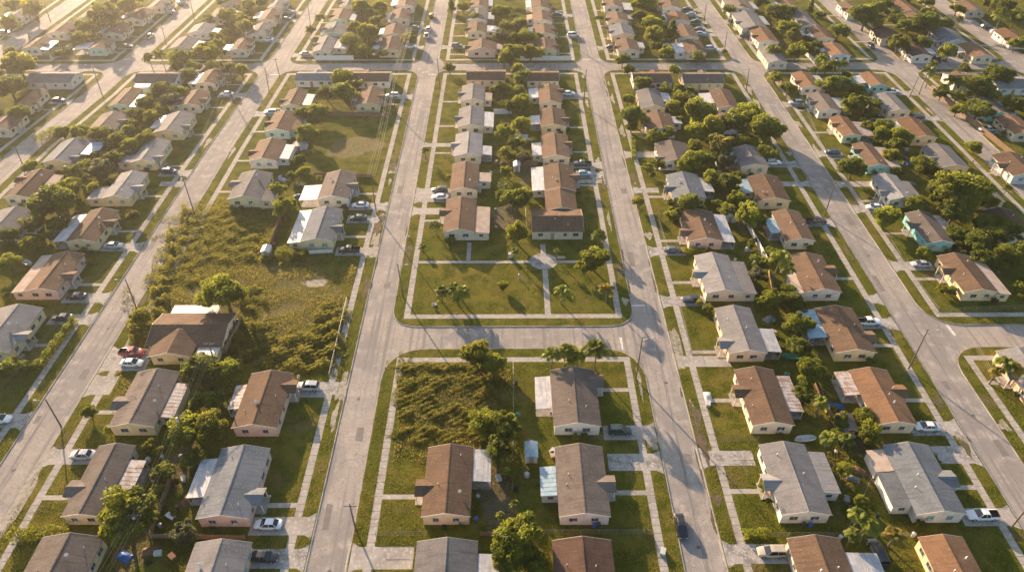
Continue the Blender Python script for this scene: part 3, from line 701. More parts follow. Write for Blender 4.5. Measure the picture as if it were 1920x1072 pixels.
SHAPES = dict(   # body: (x, half width, z bottom, z shoulder); cabin: (x, z top, half width)
 sedan=dict(L=4.7, body=[(-2.35,.62,.42,.72),(-2.28,.78,.28,.9),(-1.7,.88,.22,.98),(-.9,.91,.2,.98),(.6,.91,.2,.96),(1.2,.9,.22,.92),(1.95,.84,.24,.8),(2.28,.72,.3,.68),(2.36,.58,.4,.6)],
            cab=[(-1.75,.96,.72),(-1.05,1.4,.6),(-.2,1.46,.62),(.35,1.42,.62),(1.2,.95,.72)], wx=(-1.38,1.42)),
 suv=dict(L=4.6, body=[(-2.3,.7,.45,.9),(-2.25,.86,.32,1.05),(-1.6,.93,.28,1.1),(.5,.94,.28,1.08),(1.15,.92,.3,1.04),(1.9,.86,.32,.96),(2.25,.74,.36,.82),(2.32,.6,.45,.7)],
          cab=[(-2.2,1.08,.76),(-1.9,1.64,.66),(-.2,1.74,.68),(.35,1.68,.67),(1.15,1.06,.76)], wx=(-1.4,1.4)),
 pickup=dict(L=5.5, body=[(-2.75,.8,.5,1.02),(-2.7,.92,.42,1.06),(-1.6,.95,.38,1.06),(-.8,.95,.36,1.06),(1.0,.95,.36,1.08),(1.5,.93,.36,1.04),(2.4,.88,.38,.98),(2.7,.78,.42,.86),(2.76,.62,.5,.76)],
             cab=[(-.85,1.06,.78),(-.7,1.66,.66),(.1,1.74,.68),(.55,1.7,.67),(1.3,1.05,.76)], wx=(-1.65,1.75)),
 van=dict(L=5.0, body=[(-2.5,.8,.42,1.0),(-2.46,.92,.3,1.1),(-1.6,.96,.26,1.14),(1.0,.96,.26,1.12),(1.6,.92,.28,1.02),(2.2,.86,.3,.9),(2.48,.7,.36,.76)],
          cab=[(-2.42,1.1,.84),(-2.25,1.78,.74),(-.2,1.86,.76),(.7,1.78,.74),(1.75,1.0,.78)], wx=(-1.6,1.6)))
PROTO = {}
def make_car(kind, paint, X, Y, ang, z=KZ + .02):
    key = (kind, paint)
    if key in PROTO: r = copy_tree(PROTO[key]); r.location = (X, Y, z); r.rotation_euler = (0, 0, ang); return r
    S = SHAPES[kind]; name = {'sedan': 'parked_sedan', 'suv': 'parked_suv', 'pickup': 'pickup_truck', 'van': 'parked_van'}[kind]
    r = empty(name, (X, Y, z), ang); pm = PM[paint]
    B = MB(); vs = []; nb = 10
    for (x, hw_, zb, zs) in S['body']:
        vs += [(x,-hw_*.9,zb),(x,-hw_,zb+.12),(x,-hw_*1.0,(zb+zs)/2+.05),(x,-hw_*.93,zs-.04),(x,-hw_*.78,zs),(x,hw_*.78,zs),(x,hw_*.93,zs-.04),(x,hw_,(zb+zs)/2+.05),(x,hw_,zb+.12),(x,hw_*.9,zb)]
    n = len(S['body']); fs = [(i*nb+j, i*nb+(j+1) % nb, (i+1)*nb+(j+1) % nb, (i+1)*nb+j) for i in range(n-1) for j in range(nb)]
    fs += [tuple(reversed(range(nb))), tuple((n-1)*nb + j for j in range(nb))]
    if kind == 'pickup':                                               # the open bed is sunk into the deck between the cab and the tailgate
        fs = [f for f in fs if not (set(f) == {0*nb+4, 0*nb+5, nb+5, nb+4} or set(f) == {nb+4, nb+5, 2*nb+5, 2*nb+4} or set(f) == {2*nb+4, 2*nb+5, 3*nb+5, 3*nb+4})]
    B.add(vs, [tuple(reversed(f)) for f in fs]); body = B.build('body', pm, r, None, False)
    bv = body.modifiers.new('b', 'BEVEL'); bv.width = .04; bv.segments = 2; bv.limit_method = 'ANGLE'; bv.angle_limit = radians(25)
    body.data.polygons.foreach_set('use_smooth', [True] * len(body.data.polygons))
    if kind == 'pickup':
        B = MB(); B.add([(-2.68,-.74,.6),(-.86,-.74,.6),(-.86,.74,.6),(-2.68,.74,.6),(-2.68,-.74,1.05),(-.86,-.74,1.05),(-.86,.74,1.05),(-2.68,.74,1.05)], [(0,1,2,3),(0,4,5,1),(2,6,7,3),(1,5,6,2),(3,7,4,0)]); B.build('bed', M_plast, r)
    C = S['cab']; G = MB(); vs = []
    for i, (x, zt, hw_) in enumerate(C):
        hb = .84 if kind == 'sedan' else .88
        vs += [(x,-hb,.93 if kind=='sedan' else 1.04),(x,-hw_,zt-.03),(x,-hw_*.85,zt),(x,hw_*.85,zt),(x,hw_,zt-.03),(x,hb,.93 if kind=='sedan' else 1.04)]
    n = len(C); fs = [(i*6+j, i*6+(j+1) % 6, (i+1)*6+(j+1) % 6, (i+1)*6+j) for i in range(n-1) for j in range(6)] + [tuple(reversed(range(6))), tuple((n-1)*6+j for j in range(6))]
    G.add(vs, [tuple(reversed(f)) for f in fs]); G.build('windows', M_cglass, r)
    R = MB(); vs = []
    for i in range(1, n - 1):
        x, zt, hw_ = C[i]; vs += [(x,-hw_*1.01,zt-.035),(x,-hw_*.85,zt+.02),(x,hw_*.85,zt+.02),(x,hw_*1.01,zt-.035)]
    m_ = n - 2; fs = [(i*4+j, i*4+4+j, i*4+5+j, i*4+j+1) for i in range(m_-1) for j in range(3)] + [(0,1,2,3), ((m_-1)*4+3,(m_-1)*4+2,(m_-1)*4+1,(m_-1)*4)]
    R.add(vs, [tuple(reversed(f)) for f in fs]); R.build('roof', pm, r)
    Pm = MB()                                                          # pillars
    for s in (-1, 1):
        hb = .85 if kind == 'sedan' else .89; zb = .93 if kind == 'sedan' else 1.04
        for (xa, za, ha), (xb, zb2, hb2) in ((C[0], C[1]), (C[-1], C[-2])):
            Pm.tube([(xa, s*hb, zb), (xb, s*(hb2+.005), zb2-.01)], .035, 5)
        mx = (C[1][0] + C[-2][0]) / 2; Pm.tube([(mx, s*hb, zb), (mx, s*(C[2][2]+.01), C[2][1]-.02)], .035, 5)
    Pm.build('pillars', pm, r)
    for s in (-1, 1):
        for wx in S['wx']:
            wr = .33 if kind == 'sedan' else .38; T = MB(); yy = s * (S['body'][3][1] - .1)
            T.tube([(wx, yy - .11, wr), (wx, yy + .11, wr)], wr, 18); wh = T.build('wheel', M_tyre, r)
            T = MB(); o_ = s * .115; T.tube([(wx, yy + o_ - .01, wr), (wx, yy + o_ + .01, wr)], wr * .6, 14); T.build('rim', M_rim, wh)
        xf = S['body'][-2][0]; T = MB(); T.box(xf - .12, xf + .05, min(s*.42, s*.68), max(s*.42, s*.68), S['body'][-2][3] - .14, S['body'][-2][3] - .02); T.build('headlight', M_head, r)
        xb = S['body'][0][0]; T = MB(); T.box(xb - .03, xb + .1, min(s*.42, s*.68), max(s*.42, s*.68), S['body'][0][3] - .18, S['body'][0][3] - .04); T.build('tail_light', M_red, r)
        T = MB(); mxr = C[-1][0] - .35; T.box(mxr - .06, mxr + .06, min(s*.9, s*1.06), max(s*.9, s*1.06), 1.0, 1.13); T.build('mirror', pm, r)
    PROTO[key] = r; return r
# px of the middle, kind, paint, heading (r/l nose along +-x, u/d nose along +-y)
CARS = '''155,852 sedan s l;503,982 sedan w l;495,1043 sedan k r;578,724 suv s l;248,660 pickup r r;247,680 sedan w r;143,555 sedan k l;117,595 sedan k l;213,460 sedan s r
318,322 suv b r;676,384 sedan w l;672,408 sedan g l;655,468 pickup k l;825,356 suv g l;825,369 sedan w l;1162,807 suv g r;1277,985 sedan k d;1446,1034 suv e l;1645,1035 van k u
1738,799 sedan w l;1842,965 pickup w l;1262,468 sedan a r;1297,561 sedan b l;1727,495 sedan s l;1628,603 pickup w r;1530,414 pickup k r;1640,388 sedan w l;1561,285 sedan b l
1450,305 suv w r;1492,193 suv s l;1672,172 pickup w r;1721,219 suv k r;1852,243 pickup s l;1092,307 pickup g l;1094,325 sedan l r;1066,175 sedan w r;736,179 suv w l
508,211 suv l l;109,188 sedan k r;425,176 sedan w l;574,101 sedan e r;502,74 sedan w l;809,30 suv k u;804,54 suv s u;800,67 pickup w u;770,87 sedan w r;776,52 sedan a l
857,86 suv a r;1045,27 sedan b r;1075,66 van w r;1147,88 sedan k r;1295,27 sedan s l;1305,40 sedan k l;1312,55 sedan b r;1313,63 sedan l r;1333,91 suv s r;1290,17 sedan k r
1374,39 sedan k l;1397,67 sedan k r;237,87 sedan g r;281,68 pickup s u;318,21 sedan s r;340,4 suv s l;9,62 suv g r;535,36 sedan a l;542,22 sedan s r;1634,87 suv k d;1645,75 sedan k r
1757,113 suv k d;1850,51 suv k r;1867,61 suv s r;1880,67 sedan k r;1677,12 sedan w r;-2,785 sedan w r'''
CARL = []
for e in CARS.replace('\n', ';').split(';'):
    p, k, c, hd = e.split(); x, y = map(float, p.split(',')); X, Y = P(x, y, KZ + .6)
    onroad = hd in 'ud' and nearest_edge(X, Y)[1] * (X - nearest_edge(X, Y)[0]) < 0 if hd in 'ud' else False
    o = make_car(k, c, X, Y, {'r': 0, 'l': pi, 'u': pi / 2, 'd': -pi / 2}[hd] + random.uniform(-.04, .04), .02 if onroad else KZ + .02)
    CARL.append(dict(o=o, kind=k, paint=c, X=X, Y=Y, road=onroad, hd=hd))
    if hd in 'rl': 
        e_ = nearest_edge(X, Y); L_ = SHAPES[k]['L']
        if abs(X - e_[0]) < 18: drive(X + e_[1] * (L_ / 2 + .8), Y, 1.75)
# further drives and pads read off the photograph (middle of the inner end)
for x, y, hw, m in ((775,1045,2.,M_conc),(1140,866,1.9,M_conc2),(1413,858,1.7,M_conc2),(1368,677,1.6,M_conc),(834,396,1.6,M_conc),(1628,561,1.5,M_conc2),(1752,852,2.,M_conc2),(1230,290,1.8,M_conc),
                    (215,722,2.6,M_conc),(1495,232,1.5,M_conc),(300,345,1.2,M_conc2),(850,272,1.2,M_conc),(1085,340,1.,M_conc2),(1700,345,1.5,M_conc),(1235,357,1.3,M_conc2),(1420,345,1.3,M_conc2)):
    X, Y = P(x, y, KZ); drive(X, Y, hw, m)
for x0, y0, x1, y1 in ((1782,84,1812,120),(1755,95,1775,122)): pad_px('driveway', x0, y0, x1, y1, M_conc, .005)
for i, (x0, y0, x1, y1) in enumerate([(785,488,1137,494),(1022,505,1033,590),(1014,458,1024,480),(874,455,882,490),(1044,480,1060,485)]): pad_px('path', x0, y0, x1, y1, M_conc, .006 + .004 * i)
cxp, cyp = P(1019, 490, KZ); b = MB(); vs = [(cxp + 3.5 * cos(t * pi / 16) * (1 + .04 * sin(t * 3)), cyp + 3.3 * sin(t * pi / 16) * (1 + .04 * cos(t * 2)), KZ + .03) for t in range(32)]
b.add(vs, [tuple(range(32))]); tag(b.build('path', M_conc2), kind='structure'); PADS.append((cxp-3.3, cxp+3.3, cyp-3.3, cyp+3.3))
# garden paths from the porches
for h in HOUSES:
    if h['porch'] and h['porch'][0] in 'LR' and h['cy'] < 330:
        s = -1 if h['porch'][0] == 'L' else 1; f = float(h['porch'][1:]); y = h['cy'] - h['hl'] + 2 * h['hl'] * f
        x0 = h['cx'] + s * (h['hw'] + 1.4); e_ = nearest_edge(x0, y)
        x1 = e_[0] + e_[1] * 4.
        if (x1 - x0) * s > .5: slab('path', x0, x1, y - .5, y + .5, M_conc, .003)
# bare or stained patches on the ground (named after what they are)
def blob(name, px, py, rx, ry, m, dz, seed=0):
    X, Y = P(px, py, KZ); r = random.Random(seed); ph = [r.uniform(0, 6.28) for _ in range(4)]; vs = []
    for k in range(40):
        t = 2 * pi * k / 40; q = 1 + .12 * sin(2*t + ph[0]) + .1 * sin(3*t + ph[1]) + .07 * sin(5*t + ph[2]) + .05 * sin(9*t + ph[3])
        vs.append((X + rx * q * cos(t), Y + ry * q * sin(t), KZ - .006 + dz))
    b = MB(); b.add(vs, [tuple(range(40))]); return tag(b.build(name, m), kind='structure')
blob('sandy_patch', 592, 530, 2.8, 1.7, M_sand, .009, 1); blob('dry_grass', 560, 600, 9, 13, M_dry, .004, 2); blob('dry_grass', 530, 520, 10, 9, M_dry, .0045, 3)
blob('dry_grass', 845, 752, 7, 8, M_dry, .004, 4); blob('dirt', 930, 920, 3.2, 9, M_dirt, .004, 5); blob('dirt', 945, 405, 4.5, 5, M_dirt, .004, 6); blob('dirt', 415, 560, 8, 9, M_dry, .0035, 7)
blob('dirt', 1270, 650, .9, 7, M_sand, .004, 8); blob('dirt', 45, 925, 1.1, 9, M_sand, .004, 9); blob('dirt', 700, 425, .9, 4, M_dirt, .004, 10); blob('dirt', 1665, 900, 3, 5, M_dirt, .004, 11)
for i, (x, y, a, c) in enumerate(((250,1030,3,4),(330,880,2.5,6),(1555,890,2,5),(1270,370,2,4),(1395,560,2,5),(1600,830,2,3),(520,350,3,4),(150,470,2,4),(985,330,1.6,9),(980,250,1.6,9),(1310,330,3,3),(1400,420,3,3),(665,275,8,7),(1105,960,3,3))):
    blob('dirt' if i % 2 else 'dry_grass', x, y, a, c, M_dirt if i % 2 else M_dry, .004 + .0003 * i, 20 + i)
RS = random.Random(4)
for k in range(190):
    n_ = RS.choice(('C', 'A', 'A', 'B', 'B', 'D', 'D', 'L1', 'E')); sd = RS.choice((-1, 1)); Y = RS.uniform(62, 255)
    if 104 < Y < 126: continue
    x = edge(n_, sd, Y); L_ = RS.uniform(1.2, 4.5); onr = RS.random() < .5; xx = x + sd * (-.28 if onr else RS.uniform(.9, 1.6)); wv = RS.uniform(.15, .35) if onr else RS.uniform(.35, 1.0); z = .0145 + .0001 * k if onr else KZ - .002 + .0001 * k
    if not onr and abs(Y % 7 - 3) > 3: continue
    vs = []
    for i in range(24):
        t = 2 * pi * i / 24; q = 1 + .25 * sin(3 * t + k) + .15 * sin(7 * t); vs.append((xx + wv * q * cos(t) * (1 if not onr else .8), Y + L_ * q * sin(t), z))
    b = MB(); b.add(vs, [tuple(range(24))]); tag(b.build('road_dust' if onr else 'bare_soil', M_sand if RS.random() < .6 else M_dirt), kind='structure')
_s = P(592, 530, KZ); PADS.append((_s[0] - 2.4, _s[0] + 2.4, _s[1] - 1.4, _s[1] + 1.4))
PADS += [(h['cx'] - (h['hw'] if h['ax'] == 'y' else h['hl']) - .2, h['cx'] + (h['hw'] if h['ax'] == 'y' else h['hl']) + .2, h['cy'] - (h['hl'] if h['ax'] == 'y' else h['hw']), h['cy'] + (h['hl'] if h['ax'] == 'y' else h['hw'])) for h in HOUSES]
# ------------------------------------------------------------------ plants
def leaf_quads(C, size, rng, updir=None, flat=.0):
    """C: leaf centres (n,3); returns vertices and quads of small randomly turned leaves"""
    n = len(C); N = rng.normal(size=(n, 3)); 
    if updir is not None: N = N * .8 + updir * .9
    N /= np.linalg.norm(N, axis=1)[:, None]; T = np.cross(N, rng.normal(size=(n, 3))); T /= np.linalg.norm(T, axis=1)[:, None]; B = np.cross(N, T)
    s = size * rng.uniform(.6, 1.3, (n, 1)); a = T * s; b = B * s * .62
    V = np.stack([C - a, C - b * .9 + a * .1, C + a, C + b * .9 + a * .1], 1).reshape(-1, 3)
    return V, np.arange(n * 4).reshape(n, 4)
def crown_mesh(name, seed, m, nl=26, per=230, flat=.8, leaf=.05, cone=False):
    core = 520
    rng = np.random.default_rng(seed); Cs = []; Us = []
    for k in range(nl):
        d = rng.normal(size=3); d /= np.linalg.norm(d); d[2] = abs(d[2]) * 1.0 - .6 * rng.random()
        r = rng.uniform(.35, .86); c = d * r * np.array([1, 1, flat]); 
        if cone: hgt = rng.random(); c = np.array([d[0] * .55 * (1 - hgt), d[1] * .55 * (1 - hgt), hgt * 1.6 - .6])
        br = rng.uniform(.15, .36); p = rng.normal(size=(per, 3)); p /= np.linalg.norm(p, axis=1)[:, None]; u = p.copy(); p *= (rng.uniform(.55, 1.06, (per, 1))) * br; p[:, 2] *= .8
        Cs.append(c + p); Us.append(u)
    V, Fq = leaf_quads(np.concatenate(Cs), leaf, rng, np.concatenate(Us))
    p = rng.normal(size=(core, 3)); p /= np.linalg.norm(p, axis=1)[:, None]; u = p.copy(); p = p * rng.uniform(.2, .58, (core, 1)) * np.array([1, 1, flat])
    if cone: p = p * np.array([.6, .6, 1]) + np.array([0, 0, .0])
    V2, F2 = leaf_quads(p, leaf * 2.6, rng, u)
    return raw_mesh(name, np.concatenate([V, V2]), np.concatenate([Fq, F2 + len(V)]), m)
CROWNS = {}
for k_, m_ in LEAF.items(): CROWNS[k_] = [crown_mesh('crown', 10 * ord(k_) + i, m_, 34 if i % 2 else 27, 290, .78, .066) for i in range(3 if k_ in 'gd' else 2)]
CONE = crown_mesh('crown', 99, LEAF['d'], 26, 240, 1, .055, True)
def trunk_mesh(seed):
    r = random.Random(seed); b = MB(); b.tube([(0,0,-.1),(.02,.01,.3),(r.uniform(-.05,.05),r.uniform(-.05,.05),.75),(r.uniform(-.08,.08),0,1.05)], [.085,.06,.05,.04], 9)
    for k in range(5):
        a = 2*pi*k/5 + r.random(); z0 = r.uniform(.55, .85); b.tube([(0,0,z0),(.22*cos(a),.22*sin(a),z0+.28),(.5*cos(a),.5*sin(a),z0+.55)], [.035,.026,.012], 6)
    return b
TR = [trunk_mesh(i) for i in range(3)]; TRM = []
for t_ in TR:
    o_ = t_.build('trunk', M_bark); TRM.append(o_.data); bpy.data.objects.remove(o_)
TREES = []
def tree(kind, px, py, d, hf=None):
    r = random.Random(int(px * 31 + py)); s = scale_at(py); 
    for _ in range(3):
        rad = d / 2 / s; hc = rad * (hf or .98) + .2; X, Y = P(px, py, hc); s = F / float(np.dot(np.array([X, Y, hc - CH]), fw))
    t = empty('tree' if rad > 1.6 else 'bush', (X, Y, KZ - .01), r.uniform(0, 6.28))
    c = bpy.data.objects.new('crown', CONE if kind == 'c' else r.choice(CROWNS[kind])); COL.objects.link(c); c.parent = t; c.location = (0, 0, hc); c.scale = (rad * r.uniform(1.05, 1.3), rad * r.uniform(.95, 1.22), rad * r.uniform(.9, 1.25))
    k = bpy.data.objects.new('trunk', r.choice(TRM)); COL.objects.link(k); k.parent = t; k.scale = (rad, rad, hc * .95)
    TREES.append(dict(o=t, kind=kind, rad=rad, X=X, Y=Y, px=px)); return t
TL = '''g 345 803 66;y 392 800 64;y 275 975 44;g 228 972 112;d 168 770 32;d 372 688 72;g 430 690 50;g 420 548 86;y 262 592 36;g 60 455 44;d 20 440 40;g 15 492 40;d 14 690 48;d 8 648 34
d 98 377 84;g 55 312 30;d 118 248 34;g 150 246 36;g 188 250 40;d 218 262 40;g 245 270 40;g 270 262 36;d 212 295 36;g 240 215 24;d 262 212 26;d 300 170 44;g 332 172 34;d 352 138 30;y 34 120 62;d 16 160 56;d 36 212 40
g 158 312 30;r 248 405 28;g 165 322 26;g 200 28 56;y 238 12 44;d 148 46 24;g 152 72 34;g 175 74 26;g 190 46 24;y 20 100 30;g 15 42 34;y 62 18 44;g 30 8 30;g 338 108 36;y 375 98 30;y 400 100 34;y 392 38 22;g 425 30 34;g 450 35 36;y 460 52 34
g 398 122 26;y 430 128 30;y 452 132 32;g 418 0 30;g 583 57 16;y 676 12 34;y 712 14 34;g 690 60 42;y 664 50 28;g 655 75 36;g 640 145 36;d 612 172 36;d 645 170 48;d 665 160 30;d 718 101 20;g 768 72 26;c 846 12 24;y 868 14 24;g 893 34 24;g 940 22 36;d 950 50 28;g 945 110 34;y 955 95 30
g 843 128 24;d 940 165 34;d 925 170 24;g 972 45 30;g 985 70 34;d 1008 68 20;d 965 72 28;y 995 98 34;y 1010 100 26;g 970 95 30;g 965 120 24;d 978 145 36;g 974 170 30;g 955 198 34;g 975 192 38;y 978 234 38;g 948 248 38;d 970 372 58;g 940 365 22;g 948 320 24;y 945 285 24
g 1123 34 16;g 1205 8 44;d 1200 30 28;g 1225 45 42;y 1229 66 40;c 1260 60 36;d 1168 112 34;d 1178 130 26;d 1209 157 36;g 1310 108 28;y 1265 132 24;d 1358 97 12;d 1368 18 24;d 1390 16 24;d 1188 215 46;g 1178 185 26;g 1184 237 26;d 1247 167 26;g 1270 177 24;g 1291 180 22;g 1312 207 62;g 1262 200 30
g 1230 256 34;g 1252 248 28;y 1310 245 46;y 1335 238 54;r 1350 270 56;d 1378 228 50;g 1405 215 60;g 1438 240 68;d 1440 285 40;g 1300 298 44;y 1280 312 34;d 1325 300 34;r 1222 328 16;y 1215 315 24;g 1235 308 26;d 1296 380 50;g 1265 402 36;y 1257 380 18;d 1362 340 50;g 1385 328 26;g 1384 370 38;g 1405 400 56;d 1425 412 30;y 1197 378 26
d 1420 8 18;d 1462 22 46;d 1480 20 30;c 1520 14 24;d 1539 28 22;g 1478 52 40;r 1488 66 34;d 1573 57 38;y 1450 96 30;g 1493 98 34;d 1625 28 60;d 1650 14 32;g 1662 10 26;d 1684 38 34;d 1705 48 40;d 1735 42 56;g 1686 80 42;g 1728 78 34;g 1780 97 38;g 1795 16 28;d 1880 12 46;d 1905 30 44;g 1860 5 34;g 1905 82 32
g 1455 145 28;g 1478 165 36;d 1565 158 50;d 1606 170 38;g 1605 196 46;g 1634 210 26;g 1657 252 36;g 1690 256 44;d 1600 314 50;g 1772 362 84;g 1815 358 88;g 1850 375 40;d 1790 395 60;d 1715 382 44;g 1662 408 50;g 1828 277 28;d 1838 160 60;d 1872 140 50;g 1850 175 40;d 1905 195 44;g 1765 175 26;g 1795 180 30;d 1835 205 50;g 1795 205 28;g 1740 305 24;g 1755 318 22
d 1800 440 44;d 1830 450 50;g 1862 440 50;d 1895 430 50;d 1845 480 46;g 1890 480 52;d 1915 470 44;g 1912 536 24;d 1870 415 40;g 1732 472 30;y 1765 543 20;g 1785 546 20;y 970 438 48;g 1115 486 54;y 1095 500 34;g 943 536 20;y 890 664 60;g 925 680 44;g 1075 662 36;d 1040 700 20
g 905 795 56;g 945 802 66;d 930 838 56;g 950 875 44;g 970 1005 92;g 945 1040 66;y 985 1035 60;g 1010 1060 50;g 1620 782 44;g 1632 812 52;y 1586 878 34;g 1615 940 28;g 1500 608 48;d 1490 565 46;g 1455 560 44;d 1498 650 44;g 1520 690 50;y 1512 712 36;g 1432 565 30;g 1327 578 22;y 1312 568 16;y 1434 912 26;g 1478 545 30
g 522 355 32;g 535 388 46;d 570 212 34;g 595 208 40;g 577 250 40;d 560 300 26;y 570 320 24;g 548 330 20;y 598 336 14;g 235 790 24;y 1560 1060 30;g 1573 815 30;d 430 400 0'''
for e in TL.replace('\n', ';').split(';'):
    k, x, y, d = e.split()
    if float(d) > 0: tree(k, float(x), float(y), float(d))
# palms -------------------------------------------------------------------------
def frond_set(name, seed, m, n=20, droop=1., leaflets=16):
    rng = random.Random(seed); V = []; Fc = []
    for k in range(n):
        az = 2*pi*k/n + rng.uniform(-.2, .2); el = rng.uniform(-.3, 1.35); L_ = rng.uniform(.8, 1.1); pts = []
        for i in range(8):
            t = i / 7; r = L_ * (t * cos(el) ); r = L_ * sin(t * 1.2) / 1.0 * max(cos(el), .3); z = L_ * (t * sin(max(el, -.2)) * .8 - droop * .4 * t ** 2.4); pts.append(Vector((r * cos(az), r * sin(az), z)))
        side = Vector((-sin(az), cos(az), 0))
        for i in range(leaflets):
            t = (i + 1) / (leaflets + .5) * 6.99; a = int(t); p = pts[a].lerp(pts[a+1], t - a); d = (pts[a+1] - pts[a]).normalized()
            ll = .3 * sin(pi * (.12 + .8 * (i + 1) / leaflets)) + .04
            for s in (-1, 1):
                tip = p + side * s * ll + d * ll * .5 - Vector((0, 0, ll * rng.uniform(.3, .7))); w_ = d * .05; n0 = len(V)
                V += [tuple(p - w_), tuple(p + w_), tuple(tip)]; Fc.append((n0, n0 + 1, n0 + 2))
        for i in range(7):
            n0 = len(V); u = Vector((0, 0, .012)); q = side * .014
            V += [tuple(pts[i] - q), tuple(pts[i] + q), tuple(pts[i+1] + q * .4), tuple(pts[i+1] - q * .4)]; Fc += [(n0, n0+1, n0+2), (n0, n0+2, n0+3)]
    return raw_mesh(name, np.array(V), np.array(Fc), m)
PALMC = [frond_set('crown', i, M_palm, 22) for i in range(3)]; PALMY = [frond_set('crown', 8, M_palmy, 20)]
M_ptrunk = mat('palm_trunk', (.22,.18,.14), .9, (6,(.14,.115,.09),.45,.65), (14,.5,.03), .1)
def palm(px, py, d, h, yellow=False, bx=0.):
    """px, py: the middle of the crown; d its width in pixels; h height of the trunk in metres; bx: lean of the trunk"""
    X, Y = P(px, py, h); rad = d / 2 / (F / float(np.dot(np.array([X, Y, h - CH]), fw))); r = random.Random(int(px + py * 3))
    t = empty('palm_tree', (X + bx, Y, KZ - .01), 0)
    c = bpy.data.objects.new('crown', r.choice(PALMY if yellow else PALMC)); COL.objects.link(c); c.parent = t; c.location = (-bx, 0, h); c.scale = (rad * 1.05,) * 3; c.rotation_euler = (0, 0, r.uniform(0, 6))
    b = MB(); b.tube([(0,0,-.1),(-bx*.15,.05,h*.3),(-bx*.5,.08,h*.65),(-bx,0,h+.1)], [.2,.14,.12,.1], 9); b.build('trunk', M_ptrunk, t)
    TREES.append(dict(o=t, kind='palm' + ('y' if yellow else ''), rad=rad, X=X, Y=Y, px=px)); return t
for e in ((277,107,26,9,0,.5),(299,100,28,10,0,.3),(1541,110,34,8,0,0),(1565,118,26,7,0,.6),(1581,120,26,7,0,-.5),(600,33,28,6,0,0),(797,282,20,3,0,0),(815,422,30,3.5,0,.4),(792,462,18,1.5,0,0),(828,546,36,3.2,0,0),(850,540,36,3.5,0,0),(866,546,40,3.6,0,.3),(858,556,30,2.4,0,0),
          (1055,545,40,4,0,-.2),(1137,541,38,4.2,1,.2),(1123,440,36,3.5,0,0),(1044,470,16,3.2,0,.1),(965,470,20,3.5,0,0),(1036,662,44,5,0,0),(1060,655,40,5,0,0),(1084,660,44,4.6,0,0),(1117,652,60,6.5,0,.3),(1072,672,34,3,0,0),(132,318,44,5,0,0),
          (1465,482,50,8,0,-.4),(1478,500,36,6,0,.5),(1540,752,36,4,0,0),(1555,820,40,3.2,0,0),(1588,822,36,3,0,0),(1610,965,44,4.5,0,.3),(1632,985,44,4.5,0,-.4),(1600,1000,36,4,0,0),(1680,1000,44,4,1,0),(1885,680,44,5,0,-.4),(1905,690,40,4.6,1,.4),(1870,695,30,4,1,0),
          (1742,132,34,9,0,-.3),(1750,120,26,9,0,.5),(1785,150,34,6,0,0),(1808,152,34,6.5,0,0),(1770,165,26,5,0,0),(1890,350,22,5,0,0),(1880,25,40,9,0,0),(1800,35,20,5,0,0),(965,945,26,3,0,0),(955,1060,34,3.5,0,0),(938,965,20,3,0,0),(160,330,20,3,0,0),
          (1200,155,14,3,0,0),(412,122,26,5,0,0),(1262,128,24,4.5,0,0),(1450,92,26,5,0,0),(1845,200,26,4,0,0)):
    palm(e[0], e[1], e[2], e[3], e[4], e[5])
# trees and bushes of the back yards and at the house corners, kept off the houses, drives and streets
def clear(X, Y, r):
    for h in HOUSES:
        hx, hy = (h['hw'], h['hl']) if h['ax'] == 'y' else (h['hl'], h['hw'])
        if abs(X - h['cx']) < hx + r * .8 and abs(Y - h['cy']) < hy + r * .7: return False
    for a in PADS[:NPAD]:
        if a[0] - r * .6 < X < a[1] + r * .6 and a[2] - r * .6 < Y < a[3] + r * .6: return False
    return all(hypot(t['X'] - X, t['Y'] - Y) > (t['rad'] + r) * .75 for t in TREES)
NPAD = len(PADS) - len(HOUSES); RX = random.Random(21)
def yard_tree(kind, X, Y, rad):
    t = empty('tree' if rad > 1.6 else 'bush', (X, Y, KZ - .01), RX.uniform(0, 6.28)); hc = rad * 1.0 + .15
    c = bpy.data.objects.new('crown', RX.choice(CROWNS[kind])); COL.objects.link(c); c.parent = t; c.location = (0, 0, hc); c.scale = (rad * 1.15, rad * RX.uniform(1., 1.2), rad * RX.uniform(.95, 1.2))
    k = bpy.data.objects.new('trunk', RX.choice(TRM)); COL.objects.link(k); k.parent = t; k.scale = (rad, rad, hc * .95); TREES.append(dict(o=t, kind=kind, rad=rad, X=X, Y=Y, px=0))
for nl, nr, y0, y1, n_, spread_ in (('L1','C',150,258,34,6),('C','A',62,105,8,5),('A','B',160,256,6,3),('B','D',160,256,20,7),('B','D',64,150,9,4),('D','E',130,256,24,6),('E','F',160,256,20,12),('L2','L1',200,256,12,12),('E','F',64,105,4,8),
        ('L1','C',270,340,18,6),('L2','L1',270,340,16,7),('C','A',270,340,9,5),('A','B',270,340,8,5),('B','D',270,340,14,5),('D','E',270,340,18,7),('E','F',270,340,22,9),('F','G',200,340,22,22),('L3','L2',230,340,14,22)):
    k = 0
    for _ in range(n_ * 6):
        if k >= n_: break
        Y = RX.uniform(y0, y1); mid = (edge(nl, 1, Y) + edge(nr, -1, Y)) / 2; X = mid + RX.gauss(0, spread_ * .6); rad = RX.choice((1.3, 1.8, 2.3, 2.8, 3.3)) * (1 if Y > 150 else .8)
        if clear(X, Y, rad): yard_tree(RX.choice('ggdddyp'), X, Y, rad); k += 1
